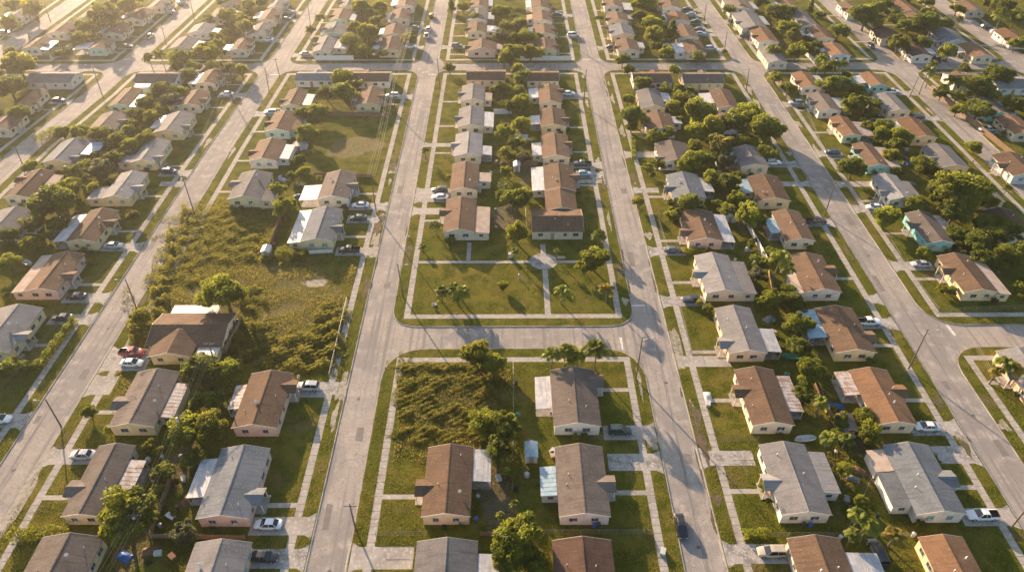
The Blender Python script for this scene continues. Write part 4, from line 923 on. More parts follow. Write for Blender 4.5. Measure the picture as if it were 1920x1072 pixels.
for h in HOUSES:
    if h['ax'] != 'y' or h['cy'] > 262: continue
    e_ = nearest_edge(h['cx'], h['cy']); fs = 1 if e_[0] > h['cx'] else -1
    for k in range(RX.choice((0, 1, 1, 2, 2))):
        side = RX.random(); rad = RX.uniform(.55, 1.1)
        if side < .45: X, Y = h['cx'] + RX.uniform(-.9, .9) * h['hw'], h['cy'] - h['hl'] - .5 - rad * .5
        elif side < .8: X, Y = h['cx'] + fs * (h['hw'] + rad * .7 + .1), h['cy'] + RX.uniform(-.9, .9) * h['hl']
        else: X, Y = h['cx'] - fs * (h['hw'] + 4 + RX.random() * 3), h['cy'] + RX.uniform(-1, 1) * h['hl']
        ok = all(not (a[0] - rad < X < a[1] + rad and a[2] - rad * .8 < Y < a[3] + rad * .8) for a in PADS[:NPAD]) and all(hypot(t['X'] - X, t['Y'] - Y) > t['rad'] + rad * .6 for t in TREES)
        if ok: yard_tree(RX.choice('gdyyp'), X, Y, rad)
# hedges --------------------------------------------------------------------------
def leafy_box(name, pts, wd, ht, m, dens=260, leaf=.16, lum=.25):
    """a hedge along a run of ground points"""
    rng = np.random.default_rng(int(abs(pts[0][0] * 10)) + 3); Cs = []; Us = []
    for (xa, ya), (xb, yb) in zip(pts[:-1], pts[1:]):
        L_ = hypot(xb - xa, yb - ya); n = int(L_ * dens); t = rng.random(n); side = rng.integers(0, 3, n); u = np.where(side == 0, -1., np.where(side == 1, 1., rng.uniform(-1, 1, n)))
        z = np.where(side == 2, 1., rng.random(n)); bul = 1 + lum * np.sin(t * L_ * 2.1 + 1) * .5 + lum * rng.normal(size=n) * .35
        nx, ny = -(yb - ya) / L_, (xb - xa) / L_
        Cs.append(np.stack([xa + (xb - xa) * t + nx * u * wd / 2 * bul, ya + (yb - ya) * t + ny * u * wd / 2 * bul, KZ + z * ht * bul], 1)); Us.append(np.stack([nx * u, ny * u, (side == 2) * 1.], 1))
    V, Fq = leaf_quads(np.concatenate(Cs), leaf, rng, np.concatenate(Us)); o = bpy.data.objects.new(name, raw_mesh(name, V, Fq, m)); COL.objects.link(o); return o
HEDGES = []
def hedge(pxs, wd, ht, k, label):
    o = leafy_box('hedge', [P(x, y, KZ) for x, y in pxs], wd, ht, LEAF[k]); tag(o, label, 'hedge', 'hedges')
hedge([(142,603),(108,648),(78,688),(12,690)], 1.1, 1.5, 'g', 'long clipped hedge turning the corner of the lawn beside the street')
hedge([(25,1008),(130,1000)], 1.6, 1.6, 'y', 'ragged yellow green hedge between two front lawns near the bottom corner')
hedge([(1392,1004),(1445,1003)], 1.2, 1.1, 'y', 'low yellow green hedge beside a beige car on a concrete drive')
hedge([(1278,474),(1322,474)], .9, 1.2, 'y', 'short hedge between brown roofed pink house and pale grey roofed house')
hedge([(1188,300),(1186,262)], 1.0, 1.1, 'g', 'narrow verge hedge beside the sidewalk of the right middle street')
hedge([(70,268),(110,248)], 2.2, 2.0, 'g', 'rough green hedge on the verge of the outer left street')
hedge([(575,482),(520,476)], 2.0, 1.6, 'g', 'overgrown hedge in front of the yellow house under a grey ridge')
hedge([(1262,405),(1250,408),(1285,412)], 1.2, 1.5, 'd', 'dark hedge at the back of a front yard beside bushes')
# rough growth ----------------------------------------------------------------------
def brush(name, ells, n, hmax, m, leaf, label, per=85, fringe=1.35):
    """continuous rough growth: lumps of leaves whose height follows a broken field, thinning out at the rim"""
    rng = np.random.default_rng(len(ells) * 7 + n); Cs = []
    W = np.array([e[2] * e[3] for e in ells]); W = W / W.sum()
    for e, w_ in zip(ells, W):
        k = int(n * per * w_); a = rng.random(k) * 2 * pi; q = np.sqrt(rng.random(k)) * fringe * (1 + .18 * np.sin(a * 5 + e[0]) + .12 * np.sin(a * 9 + e[1]))
        px, py = e[0] + np.cos(a) * q * e[2], e[1] + np.sin(a) * q * e[3]
        d = fw[None] * F + rt[None] * (px - 960)[:, None] - up[None] * (py - 536)[:, None]; t = (KZ - CH) / d[:, 2]; X, Y = d[:, 0] * t, d[:, 1] * t
        f = .5 + .22 * np.sin(X * 1.1 + 1.7 * np.sin(Y * .6)) + .2 * np.sin(Y * 1.5 + 1.4 * np.sin(X * .9 + 2)) + .14 * np.sin(X * 3.3 + Y * 2.1) + .12 * np.sin(Y * 4.1 - X * 2.7)
        f = np.clip(f, .03, 1.1); rim = np.clip((fringe * 1.05 - q) * 2.2, .12, 1.); h = hmax * f ** 1.3 * rim; keep = rng.random(k) < .25 + .75 * np.clip(f * rim * 1.4, 0, 1)
        z = KZ + h * (1 - rng.random(k) ** 2.2 * .8) ; C = np.stack([X + rng.normal(size=k) * .08, Y + rng.normal(size=k) * .08, z], 1)[keep]; Cs.append(C)
    C = np.concatenate(Cs); V, Fq = leaf_quads(C, leaf, rng, np.tile(np.array([[0, .15, .8]]), (len(C), 1))); o = bpy.data.objects.new(name, raw_mesh(name, V, Fq, m)); COL.objects.link(o)
    return tag(o, label, 'undergrowth', None, 'stuff')
def tall_grass(quads, dens, hmin, hmax, label):
    rng = np.random.default_rng(77); out = []
    for (x0, x1, y0, y1) in quads:
        k = int((x1 - x0) * (y1 - y0) * dens); X, Y = rng.uniform(x0, x1, k), rng.uniform(y0, y1, k)
        f = np.sin(X * .5 + 2 * np.sin(Y * .33)) + np.sin(Y * .7 + np.sin(X * .4)) + rng.normal(size=k) * .7; ok = f > -.9
        for a in PADS: ok &= ~((X > a[0]) & (X < a[1]) & (Y > a[2]) & (Y < a[3]))
        X, Y, f = X[ok], Y[ok], f[ok]; k = len(X); a = rng.random(k) * 2 * pi; h = rng.uniform(hmin, hmax, k) * np.clip(.7 + .25 * f, .4, 1.4); w_ = rng.uniform(.03, .1, k)
        z = np.full(k, KZ - .01); lx_, ly_ = rng.normal(size=k) * h * .5, rng.normal(size=k) * h * .5
        out.append(np.stack([np.stack([X - np.cos(a) * w_, Y - np.sin(a) * w_, z], 1), np.stack([X + np.cos(a) * w_, Y + np.sin(a) * w_, z], 1), np.stack([X + lx_, Y + ly_, z + h], 1)], 1).reshape(-1, 3))
    V = np.concatenate(out); o = bpy.data.objects.new('tall_grass', raw_mesh('tall_grass', V, np.arange(len(V)).reshape(-1, 3), M_tall)); COL.objects.link(o); tag(o, label, 'grass', None, 'stuff')
tall_grass([(-82, -37.8, 108, 147), (-82, -60, 147, 172), (-21.8, .5, 81, 106.5), (-83, -56, 98, 108)], 42, .12, .5, 'tall dry grass over the vacant lots')
brush('undergrowth', [(420,408,78,20),(395,440,70,22),(350,478,42,26),(460,455,38,30),(300,528,22,26),(440,480,50,14),(345,520,40,14)], 1150, .75, M_brush, .13, 'tangled yellow green undergrowth on the upper overgrown lot')
brush('undergrowth', [(618,596,28,24),(575,660,58,34),(497,650,22,44),(460,640,26,36),(488,470,22,20),(470,560,26,20),(540,490,40,8),(610,640,26,30)], 1250, 1.3, M_brush, .14, 'dense green thicket round the dry clearing of the large vacant lot')
brush('undergrowth', [(760,735,16,50),(790,816,46,14),(905,715,44,30),(915,785,42,34),(815,689,60,7),(865,822,40,10),(820,720,34,16),(840,775,40,18),(800,750,20,24)], 1100, .8, M_brush, .13, 'rough brush filling the fenced vacant lot below the short cross street')
brush('undergrowth', [(300,560,14,40),(262,612,16,28),(258,640,12,16),(318,470,7,34),(345,418,6,30)], 420, 1.8, M_brush, .14, 'strip of wild bushes along the verge of the vacant lots')
# weeds along back fences
brush('weeds', [(955,330,8,120),(1560,860,10,60),(300,940,10,60),(1590,900,14,60),(560,300,16,60),(1400,500,12,60),(960,860,12,60),(240,560,10,20),(180,440,14,40),(1450,700,10,60),(1665,250,10,40)], 330, .8, M_brush, .17, 'weeds along the back fences between the yards', 36)
# grass blades on the nearer lawns, one mass
def grass():
    n = 460000; rng = np.random.default_rng(5)
    py = 1100 - (1100 - 330) * rng.random(n) ** 1.0; px = rng.random(n) * 2000 - 40
    d = fw[None] * F + rt[None] * (px - 960)[:, None] - up[None] * (py - 536)[:, None]; t = (KZ - CH) / d[:, 2]; X, Y = d[:, 0] * t, d[:, 1] * t
    ok = np.zeros(n, bool)
    for nl, nr, y0, y1 in BLK:
        xl = np.interp(Y, np.linspace(0, 500, 51), [edge(nl, 1, v) for v in np.linspace(0, 500, 51)]); xr = np.interp(Y, np.linspace(0, 500, 51), [edge(nr, -1, v) for v in np.linspace(0, 500, 51)])
        ins = (X > xl + .3) & (X < xr - .3) & (Y > y0 + .3) & (Y < y1 - .3)
        dx = np.minimum(X - xl, xr - X); dy = np.minimum(Y - y0, y1 - Y); ins &= ~((dx < 3) & (dy < 3))
        jit = rng.normal(size=n) * .13; da, db = dx + jit, dy + jit; walk = ((da > 2.75) & (da < 4.15) & (dy > 2.7)) | ((db > 2.75) & (db < 4.15) & (dx > 2.7)); ok |= ins & ~walk
    for x0, x1, y0, y1 in PADS: ok &= ~((X > x0) & (X < x1) & (Y > y0) & (Y < y1))
    pat = np.sin(X * .35 + 1.3 * np.sin(Y * .21)) * np.cos(Y * .3 + np.sin(X * .17)) + rng.normal(size=n) * .5; ok &= pat > -.55
    X, Y = X[ok], Y[ok]; n = len(X); a = rng.random(n) * 2 * pi; h = rng.uniform(.05, .2, n) * (1 + .7 * (rng.random(n) > .93)); w_ = rng.uniform(.025, .085, n)
    ca, sa = np.cos(a) * w_, np.sin(a) * w_; z = np.full(n, KZ - .006); lx_, ly_ = rng.normal(size=n) * .07, rng.normal(size=n) * .07
    V = np.stack([np.stack([X - ca, Y - sa, z], 1), np.stack([X + ca, Y + sa, z], 1), np.stack([X + lx_, Y + ly_, z + h], 1)], 1).reshape(-1, 3)
    o = bpy.data.objects.new('grass', raw_mesh('grass', V, np.arange(n * 3).reshape(n, 3), M_blade)); COL.objects.link(o); tag(o, 'rough grass blades over the lawns and verges', 'grass', None, 'stuff')
grass()
# past the 300 trees that show largest the small far ones are one mass
tt = sorted([t for t in TREES if t['rad'] > 1.6 and not t['kind'].startswith('palm')], key=lambda t: -t['rad'] / hypot(t['X'], t['Y'], CH))
rest = tt[298:]; VV, FF, nn = [], [], 0
bpy.context.view_layer.update(); rg = np.random.default_rng(3)
for t in rest:
    for ch in list(t['o'].children):
        if ch.name.startswith('crown'):
            me = ch.data; V = np.empty(len(me.vertices) * 3, 'f'); me.vertices.foreach_get('co', V); V = V.reshape(-1, 4, 3)
            V = V[rg.random(len(V)) < .33]; c = V.mean(1, keepdims=True); V = ((V - c) * 1.6 + c).reshape(-1, 3) * np.array(ch.scale)[None] + np.array(ch.location)[None] + np.array([t['X'], t['Y'], KZ])[None]
            VV.append(V); FF.append(np.arange(len(V)).reshape(-1, 4) + nn); nn += len(V)
        bpy.data.objects.remove(ch)
    bpy.data.objects.remove(t['o']); TREES.remove(t)
if VV:
    o = bpy.data.objects.new('distant_trees', raw_mesh('distant_trees', np.concatenate(VV), np.concatenate(FF), LEAF['d'])); COL.objects.link(o); tag(o, 'small leafy trees between the distant rooftops', 'trees', None, 'stuff')
# ------------------------------------------------------------------ poles and wires
POLES = []
def top_height(px, py, tx, ty):
    """height at which the pole that stands at pixel (px, py) reaches pixel row ty, and the lean that its top shows"""
    X, Y = P(px, py, 0); best = min((abs(((P(tx, ty, h_)[1]) - Y)), h_) for h_ in np.arange(5, 16, .25)); h = best[1]
    return X, Y, h, P(tx, ty, h)[0] - X
def pole(tx, ty, bx, by, kind='lamp', arm=(-1, 0), hmax=13.):
    X, Y, h, ln = top_height(bx, by, tx, ty); h = min(max(h, 7.5), hmax); ln = max(min(ln, .5), -.5)
    r = empty('street_lamp' if kind == 'lamp' else 'utility_pole', (X, Y, 0))
    b = MB(); b.tube([(0,0,-.1),(ln*.5,0,h*.5),(ln,0,h)], [.16,.135,.1], 10); b.build('pole', M_pole, r)
    if kind == 'lamp':
        ax, ay = arm; b = MB(); b.tube([(ln,0,h-.9),(ln+ax*.9,ay*.9,h-.35),(ln+ax*1.9,ay*1.9,h-.25)], .045, 7); a = b.build('lamp_arm', M_galv, r)
        b = MB(); cx, cy_ = ln + ax * 2.1, ay * 2.1; b.tube([(cx-ax*.35,cy_-ay*.35,h-.26),(cx-ax*.1,cy_-ay*.1,h-.22),(cx+ax*.25,cy_+ay*.25,h-.27),(cx+ax*.36,cy_+ay*.36,h-.3)], [.07,.16,.15,.05], 8); b.build('lamp_head', M_lamp, a)
    else:
        b = MB(); b.box(ln - 1.1, ln + 1.1, -.06, .06, h - .65, h - .53); b.build('crossarm', M_pole, r)
        for u in (-1, -.45, .45, 1): b = MB(); b.tube([(ln+u,0,h-.53),(ln+u,0,h-.46),(ln+u,0,h-.36)], [.04,.07,.03], 8); b.build('insulator', M_lamp, r)
        if kind == 'xf':
            b = MB(); b.tube([(ln-.42,0,h-2.1),(ln-.42,0,h-2.05),(ln-.42,0,h-1.2),(ln-.42,0,h-1.1)], [.2,.26,.26,.14], 14); b.build('transformer', M_lamp, r)
    POLES.append(dict(o=r, X=X, Y=Y, h=h, ln=ln, kind=kind)); return POLES[-1]
for a in ((85,749,115,800,'lamp',(-1,0)),(235,523,258,584,'lamp',(-1,0)),(1205,632,1192,712,'lamp',(1,0)),(1740,617,1703,692,'lamp',(1,0)),(1566,343,1546,405,'lamp',(1,0)),(1403,129,1399,168,'lamp',(-1,0)),
          (1100,125,1094,198,'lamp',(-1,.2)),(820,110,825,168,'lamp',(-1,0)),(497,126,505,174,'lamp',(-1,0)),(517,117,525,146,'plain',(1,0)),(171,115,195,188,'lamp',(-1,0)),(357,5,365,40,'lamp',(-1,0)),(306,52,312,85,'plain',(0,0)),
          (49,52,57,75,'plain',(0,0)),(90,27,95,42,'lamp',(-1,0)),(1362,68,1358,95,'lamp',(1,0)),(1325,8,1320,42,'lamp',(-1,0)),(1084,60,1086,95,'lamp',(-1,0)),(34,282,45,315,'plain',(0,0)),(657,952,667,992,'plain',(0,0)),(1722,143,1705,183,'lamp',(1,0)),
          (745,495,756,557,'lamp',(1,0)),(1920,963,1893,992,'lamp',(1,0)),(583,5,582,48,'lamp',(1,0))):
    pole(*a)
WPX = [pole(254,969,282,1009,'xf'), pole(335,776,350,825,'xf'), pole(340,303,366,405,'xf'), pole(695,328,706,402,'cross'), pole(735,152,742,212,'cross'), pole(430,165,437,190,'cross'), pole(400,640,410,705,'cross'), pole(768,55,772,85,'cross'), pole(460,64,466,92,'cross')]
def wires(label, pts, rad=.022, sag=.9):
    b = MB()
    for (p, q) in zip(pts[:-1], pts[1:]):
        for u, dz in ((-1, 0), (-.45, 0), (.45, 0), (1, 0)) if len(pts) else ():
            a = Vector((p['X'] + p['ln'] + u, p['Y'], p['h'] - .36 + dz)) if isinstance(p, dict) else Vector(p) + Vector((u, 0, 0)); c = Vector((q['X'] + q['ln'] + u, q['Y'], q['h'] - .36 + dz)) if isinstance(q, dict) else Vector(q) + Vector((u, 0, 0))
            n = 14; b.tube([a.lerp(c, k / n) - Vector((0, 0, sag * 4 * (k / n) * (1 - k / n))) for k in range(n + 1)], rad, 4, False)
    tag(b.build('power_line', M_wire), label, 'power line', 'overhead power lines')
wires('overhead wires over the back yards of the lower corner block', [(-62.5, 40, 11), WPX[0], WPX[1], WPX[6]])
wires('long overhead wires running up beside the mown vacant lot', [WPX[3], WPX[4], WPX[7]], .03)
wires('overhead wires along the verge of the street by the upper overgrown lot', [(-97, 60, 11), WPX[2], WPX[5], WPX[8]], .025)
# ------------------------------------------------------------------ fences
FN = []
def fence(kind, pxs, label, ht=None):
    pts = [P(x, y, KZ) for x, y in pxs]; ht = ht or dict(board=1.7, wall=1.8, chain=1.2)[kind]
    r = empty({'board': 'board_fence', 'wall': 'panel_fence', 'chain': 'chain_link_fence'}[kind], (pts[0][0], pts[0][1], KZ)); ox, oy = pts[0]
    m = dict(board=M_wood, wall=M_wallw, chain=M_galv)[kind]; npost = 0
    for (xa, ya), (xb, yb) in zip(pts[:-1], pts[1:]):
        L_ = hypot(xb - xa, yb - ya); n = max(1, int(L_ / (2.4 if kind != 'chain' else 3))); ux, uy = (xb - xa) / L_, (yb - ya) / L_; nx, ny = -uy, ux
        b = MB()
        if kind == 'chain':
            for z_ in (ht, .06, ht * .5): b.tube([(xa - ox, ya - oy, z_), (xb - ox, yb - oy, z_)], .028 if z_ == ht else .012, 5, False)
            k = 0.; 
            while k < L_ and L_ < 60:
                for s in (-1, 1):
                    x0, x1 = k, min(k + ht * .9, L_); a0, a1 = (.06, ht) if s > 0 else (ht, .06); t0 = Vector((xa + ux * x0 - ox, ya + uy * x0 - oy, a0)); t1 = Vector((xa + ux * x1 - ox, ya + uy * x1 - oy, a1)); d_ = Vector((nx, ny, 0)) * .006; e_ = Vector((0, 0, .008))
                    b.add([t0 - e_, t1 - e_, t1 + e_, t0 + e_], [(0,1,2,3)])
                k += .8
        else:
            nb = int(L_ / .28) if kind == 'board' else int(L_ / 1.2); st = L_ / max(nb, 1); rr = random.Random(int(L_ * 9))
            for i in range(nb):
                a0, a1 = i * st + .01, (i + 1) * st - .01; hh = ht + rr.uniform(-.06, .06) * (kind == 'board'); o_ = rr.uniform(-.012, .012)
                q = [(xa + ux * a + nx * w_ - ox, ya + uy * a + ny * w_ - oy) for a, w_ in ((a0, -.03 + o_), (a1, -.03 + o_), (a1, .03 + o_), (a0, .03 + o_))]
                b.add([(*p, -.05) for p in q] + [(*p, hh) for p in q], [(0,3,2,1),(4,5,6,7),(0,1,5,4),(1,2,6,5),(2,3,7,6),(3,0,4,7)])
        b.build('mesh' if kind == 'chain' else 'boards', m, r)
        for i in range(n + 1):
            if npost > 60: break
            x_, y_ = xa + (xb - xa) * i / n - ox, ya + (yb - ya) * i / n - oy; b = MB(); w_ = .035 if kind == 'chain' else .06
            if kind == 'chain': b.tube([(x_, y_, -.05), (x_, y_, ht + .06)], w_, 6)
            else: b.box(x_ + nx * .1 - w_, x_ + nx * .1 + w_, y_ + ny * .1 - w_, y_ + ny * .1 + w_, -.05, ht + .1)
            b.build('post', m, r); npost += 1
    tag(r, label, 'fence', {'board': 'board fences', 'wall': 'pale panel fences', 'chain': 'chain link fences'}[kind]); FN.append(r)
fence('board', [(322,902),(287,1000)], 'brown board fence climbing between junk filled yards beside a transformer pole')
fence('board', [(286,1008),(460,1011)], 'long brown board fence below the pink house with the white patio roof', 1.3)
fence('board', [(531,400),(505,474)], 'weathered board fence between upper overgrown lot and yellow house with metal roof')
fence('board', [(455,602),(424,664)], 'board fence at the side of the big brown house on the overgrown lot')
fence('board', [(1525,716),(1568,810)], 'brown board fence between back yards beside a small tan shed')
fence('board', [(276,348),(252,375)], 'short board fence behind the yellow house with a grey lean-to')
fence('wall', [(591,113),(663,113)], 'white panel wall along the far cross street beside a grey roofed corner house')
fence('wall', [(976,114),(1070,114)], 'white panel wall along the far cross street beside a cream corner house')
fence('wall', [(97,114),(136,90)], 'white panel wall at an angle beside mint house and carport')
fence('wall', [(580,476),(624,474)], 'low white fence under the yellow house facing the large vacant lot', 1.1)
fence('wall', [(926,214),(959,214)], 'white fence between back yards of two grey roofed houses')
fence('wall', [(962,262),(990,262)], 'white fence across the yards behind a brown roofed yellow house')
fence('wall', [(1628,232),(1677,232)], 'white panel fence across yards between orange roofed houses')
fence('wall', [(1331,297),(1350,332)], 'white slanting fence between dense trees and blue roofed carport')
fence('board', [(1603,206),(1680,278)], 'pale board fence dividing back yards above the turquoise house')
fence('wall', [(1398,420),(1440,500)], 'pale fence running between yards beside a white shed')
fence('board', [(1440,510),(1448,545)], 'short board fence by the pale grey roofed house with a lean-to')
fence('wall', [(1498,92),(1527,120)], 'pale wall beside palms at the far cross street')
fence('board', [(1745,170),(1828,238),(1925,316)], 'long brown board fence along the verge of the outer street')
fence('board', [(1240,85),(1252,112)], 'board fence beside white shed in the back yards beyond the far crossing')
fence('board', [(1476,172),(1445,140),(1476,175)][:2], 'short board fence at the corner by clipped bushes')
fence('board', [(900,1004),(930,1004)], 'short board fence beside large trees between two brown roofed houses', 1.2)
fence('board', [(958,309),(1007,311)], 'brown board fence across the narrow yards behind grey and tan houses')
fence('board', [(590,216),(735,219)], 'long pale fence at the upper edge of the mown vacant lot', 1.4)
fence('board', [(590,330),(698,333)], 'long low fence at the lower edge of the mown vacant lot', 1.2)
fence('chain', [(651,564),(618,708)], 'leaning chain link fence along sidewalk of large vacant lot')
fence('chain', [(1273,574),(1295,663),(1335,661)], 'chain link fence round the front yard of the grey roofed peach house')
fence('chain', [(1709,521),(1758,586),(1925,579)], 'chain link fence round the corner yard of brown roofed yellow house')
fence('chain', [(1668,455),(1688,487)], 'short chain link fence in front of grey brown turquoise house')
fence('chain', [(962,680),(963,790),(960,925)], 'chain link fence dividing the brush lot from the next yard')
fence('chain', [(705,1004),(800,1003)], 'chain link fence between the front lawns of two houses by a bare pole')
fence('chain', [(1085,823),(1145,823)], 'chain link fence between grey brown roofed neighbours')
fence('chain', [(1020,1000),(1225,1000)], 'long chain link fence below the grey house with blue patio')
fence('chain', [(1340,828),(1420,826)], 'chain link fence between the dark brown and pale grey roofed houses')
fence('chain', [(1830,655),(1870,725),(1940,735)], 'chain link fence at the corner yard with yellow palms')
fence('chain', [(1233,412),(1252,475)], 'chain link fence before the pink house with a white patio strip')
fence('chain', [(272,430),(330,340)], 'chain link fence along the sidewalk before two yellow houses')
fence('chain', [(1488,150),(1540,280)], 'chain link fence with warm light along the right street beyond the clipped bushes')
fence('chain', [(1590,990),(1630,905)], 'chain link fence between back yards by the palm cluster')
fence('chain', [(985,395),(988,430)], 'short chain link fence in the dirt yard above the plaza')
fence('chain', [(490,895),(495,1000)], 'chain link fence next to the white sedan and the pink house')
fence('chain', [(1440,1005),(1700,1006)], 'chain link fence behind a black van and bushy palms')
# ------------------------------------------------------------------ sheds, bins and yard things
def near_house(X, Y):
    return min(HOUSES, key=lambda h: hypot(max(abs(h['cx'] - X) - (h['hw'] if h['ax'] == 'y' else h['hl']), 0), max(abs(h['cy'] - Y) - (h['hl'] if h['ax'] == 'y' else h['hw']), 0)))
def shed(px, py, sx, sy, h, wk, rm, label, ang=0):
    X, Y = P(px, py, KZ + h / 2); r = empty('garden_shed', (X, Y, KZ - .01), ang)
    b = MB(); b.box(-sx/2, sx/2, -sy/2, sy/2, 0, h); b.build('wall', WALL[wk], r)
    b = MB(); b.add([(-sx/2-.15,-sy/2-.15,h-.02),(0,-sy/2-.15,h+.45),(sx/2+.15,-sy/2-.15,h-.02),(sx/2+.15,sy/2+.15,h-.02),(0,sy/2+.15,h+.45),(-sx/2-.15,sy/2+.15,h-.02)], [(0,1,4,5),(1,2,3,4),(0,2,1),(3,5,4),(0,5,3,2)]); b.build('roof', rm, r)
    b = MB(); b.box(-.45, .45, -sy/2-.04, -sy/2-.005, .05, 1.85); b.build('door', M_door, r); tag(r, label, 'shed', 'garden sheds')
shed(1586, 798, 2.8, 4.2, 2.1, 'pe', ROOF['gb'], 'small tan shed under a brown roof beside bushes and board fence')
shed(1366, 405, 3.4, 3.6, 2.0, 'wh', PAT['w'], 'white shed behind the pink house with the white patio strip')
shed(996, 848, 2.2, 3.4, 1.9, 'gy', PAT['b'], 'pale blue shed cluttered with junk beside the dense trees')
shed(969, 313, 1.9, 2.6, 2.1, 'wh', PAT['w'], 'narrow white shed beside the brown board fence')
shed(676, 92, 3.2, 3, 2.1, 'gy', PAT['b'], 'blue grey shed by the far cross street')
shed(640, 92, 3, 3.4, 2.2, 'wh', PAT['r'], 'white shed with rusty roof behind grey corner house')
shed(1249, 88, 2.8, 2.6, 2., 'wh', PAT['w'], 'white shed at the end of a board fence beyond the far crossing')
shed(1279, 92, 4.5, 4.5, 2.4, 'wh', PAT['w'], 'large white shed attached to the yard of brown corner house')
shed(895, 352, 2.2, 2, 2.1, 'gy', PAT['b'], 'small blue roofed shed behind brown roofed house left of the narrow yards')
shed(1000, 60, 2.6, 2.2, 2., 'wh', PAT['w'], 'white shed beyond the second house of narrow row')
shed(520, 283, 0.1, 0.1, .1, 'wh', PAT['w'], 'x') if False else None
shed(562, 275, 4.4, 3.4, 1.4, 'gy', PAT['g'], 'low grey shed beside the mown vacant lot')
shed(500, 471, 2., 2.6, 1.7, 'wh', PAT['w'], 'tiny white shed at the corner of the overgrown lot beside board fence')
shed(925, 60, 5, 3, 2.3, 'wh', PAT['w'], 'white carport shed in the yards behind the peach corner house')
shed(1640, 360, 2.4, 2.4, 1.8, 'wh', PAT['b'], 'shed with blue roof below the turquoise house')  if False else None
M_blue = mat('blue_tarpaulin', (.02,.12,.42), .5); M_green = mat('green_plastic', (.02,.2,.13), .5); M_bin = mat('dark_plastic_bin', (.03,.06,.05), .5); M_whp = mat('white_plastic', (.45,.45,.43), .5); M_bl2 = mat('blue_plastic', (.03,.1,.3), .45)
ITEMS = []
def item(kind, px, py, m, cat, adj, s=1., z=KZ, XY=None):
    X, Y = XY or P(px, py, z + .4); r = random.Random(int(px + py)); b = MB()
    if kind in ('trash_bin',):
        b.tube([(0,0,0),(0,0,.05),(0,0,.9),(0,0,.98)], [.24,.26,.33,.3], 10); b.tube([(0,0,.98),(0,0,1.04),(0,0,1.1)], [.36,.35,.15], 10); b.box(-.2,.2,.3,.4,.85,.92)
    elif kind == 'water_tank': b.tube([(0,0,0),(0,0,.1),(0,0,.8),(0,0,1.05),(0,0,1.12)], [.45,.5,.5,.34,.12], 14)
    elif kind == 'table':
        b.box(-.9,.9,-.45,.45,.68,.74)
        for sx in (-1, 1):
            for sy in (-1, 1): b.box(sx*.8-.04, sx*.8+.04, sy*.36-.04, sy*.36+.04, 0, .68)
    elif kind == 'old_tyre':
        n = 16; vs = []
        for i in range(n):
            t = 2*pi*i/n
            for j in range(8):
                u = 2*pi*j/8; vs.append(((.36+.14*cos(u))*cos(t), (.36+.14*cos(u))*sin(t), .14+.14*sin(u)))
        b.add(vs, [(i*8+j, ((i+1)%n)*8+j, ((i+1)%n)*8+(j+1)%8, i*8+(j+1)%8) for i in range(n) for j in range(8)])
    elif kind == 'tarpaulin':
        vs = []; 
        for i in range(7):
            for j in range(5): vs.append(((i-3)*.45 + r.uniform(-.1,.1), (j-2)*.4 + r.uniform(-.1,.1), (.15 + .5 * (1 - abs(i-3)/3.2) * (1 - abs(j-2)/2.3)) + r.uniform(0,.12) if 0<i<6 and 0<j<4 else .02))
        b.add(vs, [(i*5+j, (i+1)*5+j, (i+1)*5+j+1, i*5+j+1) for i in range(6) for j in range(4)])
    elif kind == 'rowing_boat':
        vs = []; N_ = 9
        for i in range(N_):
            t = i/(N_-1)*2-1; w_ = .75*sqrt(max(1-abs(t)**2.4, .02)); x = t*2.1
            vs += [(x,-w_,.75+.15*t*t),(x,-w_*.7,.25),(x,0,.08+.2*t*t),(x,w_*.7,.25),(x,w_,.75+.15*t*t),(x,w_*.9,.7+.15*t*t),(x,0,.32),(x,-w_*.9,.7+.15*t*t)]
        b.add(vs, [(i*8+j,(i+1)*8+j,(i+1)*8+(j+1)%8,i*8+(j+1)%8) for i in range(N_-1) for j in range(8)] + [tuple(range(8)), tuple(reversed(range((N_-1)*8, N_*8)))])
        for x in (-.8, .5): b.box(x-.12, x+.12, -.6, .6, .6, .64)
    elif kind == 'mailbox':
        b.box(-.05,.05,-.05,.05,0,1.); b.tube([(0,-.25,1.12),(0,.25,1.12)], .15, 10); b.box(-.14,.14,-.25,.25,1.0,1.1)
    elif kind == 'plastic_chair':
        b.box(-.24,.24,-.24,.24,.4,.44); b.box(-.24,.24,.2,.25,.44,.88)
        for sx in (-1, 1):
            for sy in (-1, 1): b.box(sx*.2-.025, sx*.2+.025, sy*.2-.025, sy*.2+.025, 0, .4)
            b.box(sx*.26-.03, sx*.26+.03, -.22, .22, .6, .64)
    elif kind == 'storage_box': b.box(-.6,.6,-.4,.4,0,.6); b.box(-.64,.64,-.44,.44,.6,.68); b.box(-.1,.1,-.46,-.44,.5,.62)
    elif kind == 'utility_box': b.box(-.45,.45,-.4,.4,0,1.2); b.box(-.5,.5,-.45,.45,1.2,1.28); b.box(-.35,.35,-.42,-.4,.2,1.05)
    o = b.build(kind, m); o.location = (X, Y, z); o.rotation_euler = (0, 0, r.uniform(0, 3.1) if kind not in ('mailbox','utility_box') else 0); o.scale = (s,) * 3
    ITEMS.append(dict(o=o, X=X, Y=Y, cat=cat, adj=adj, px=px, py=py))
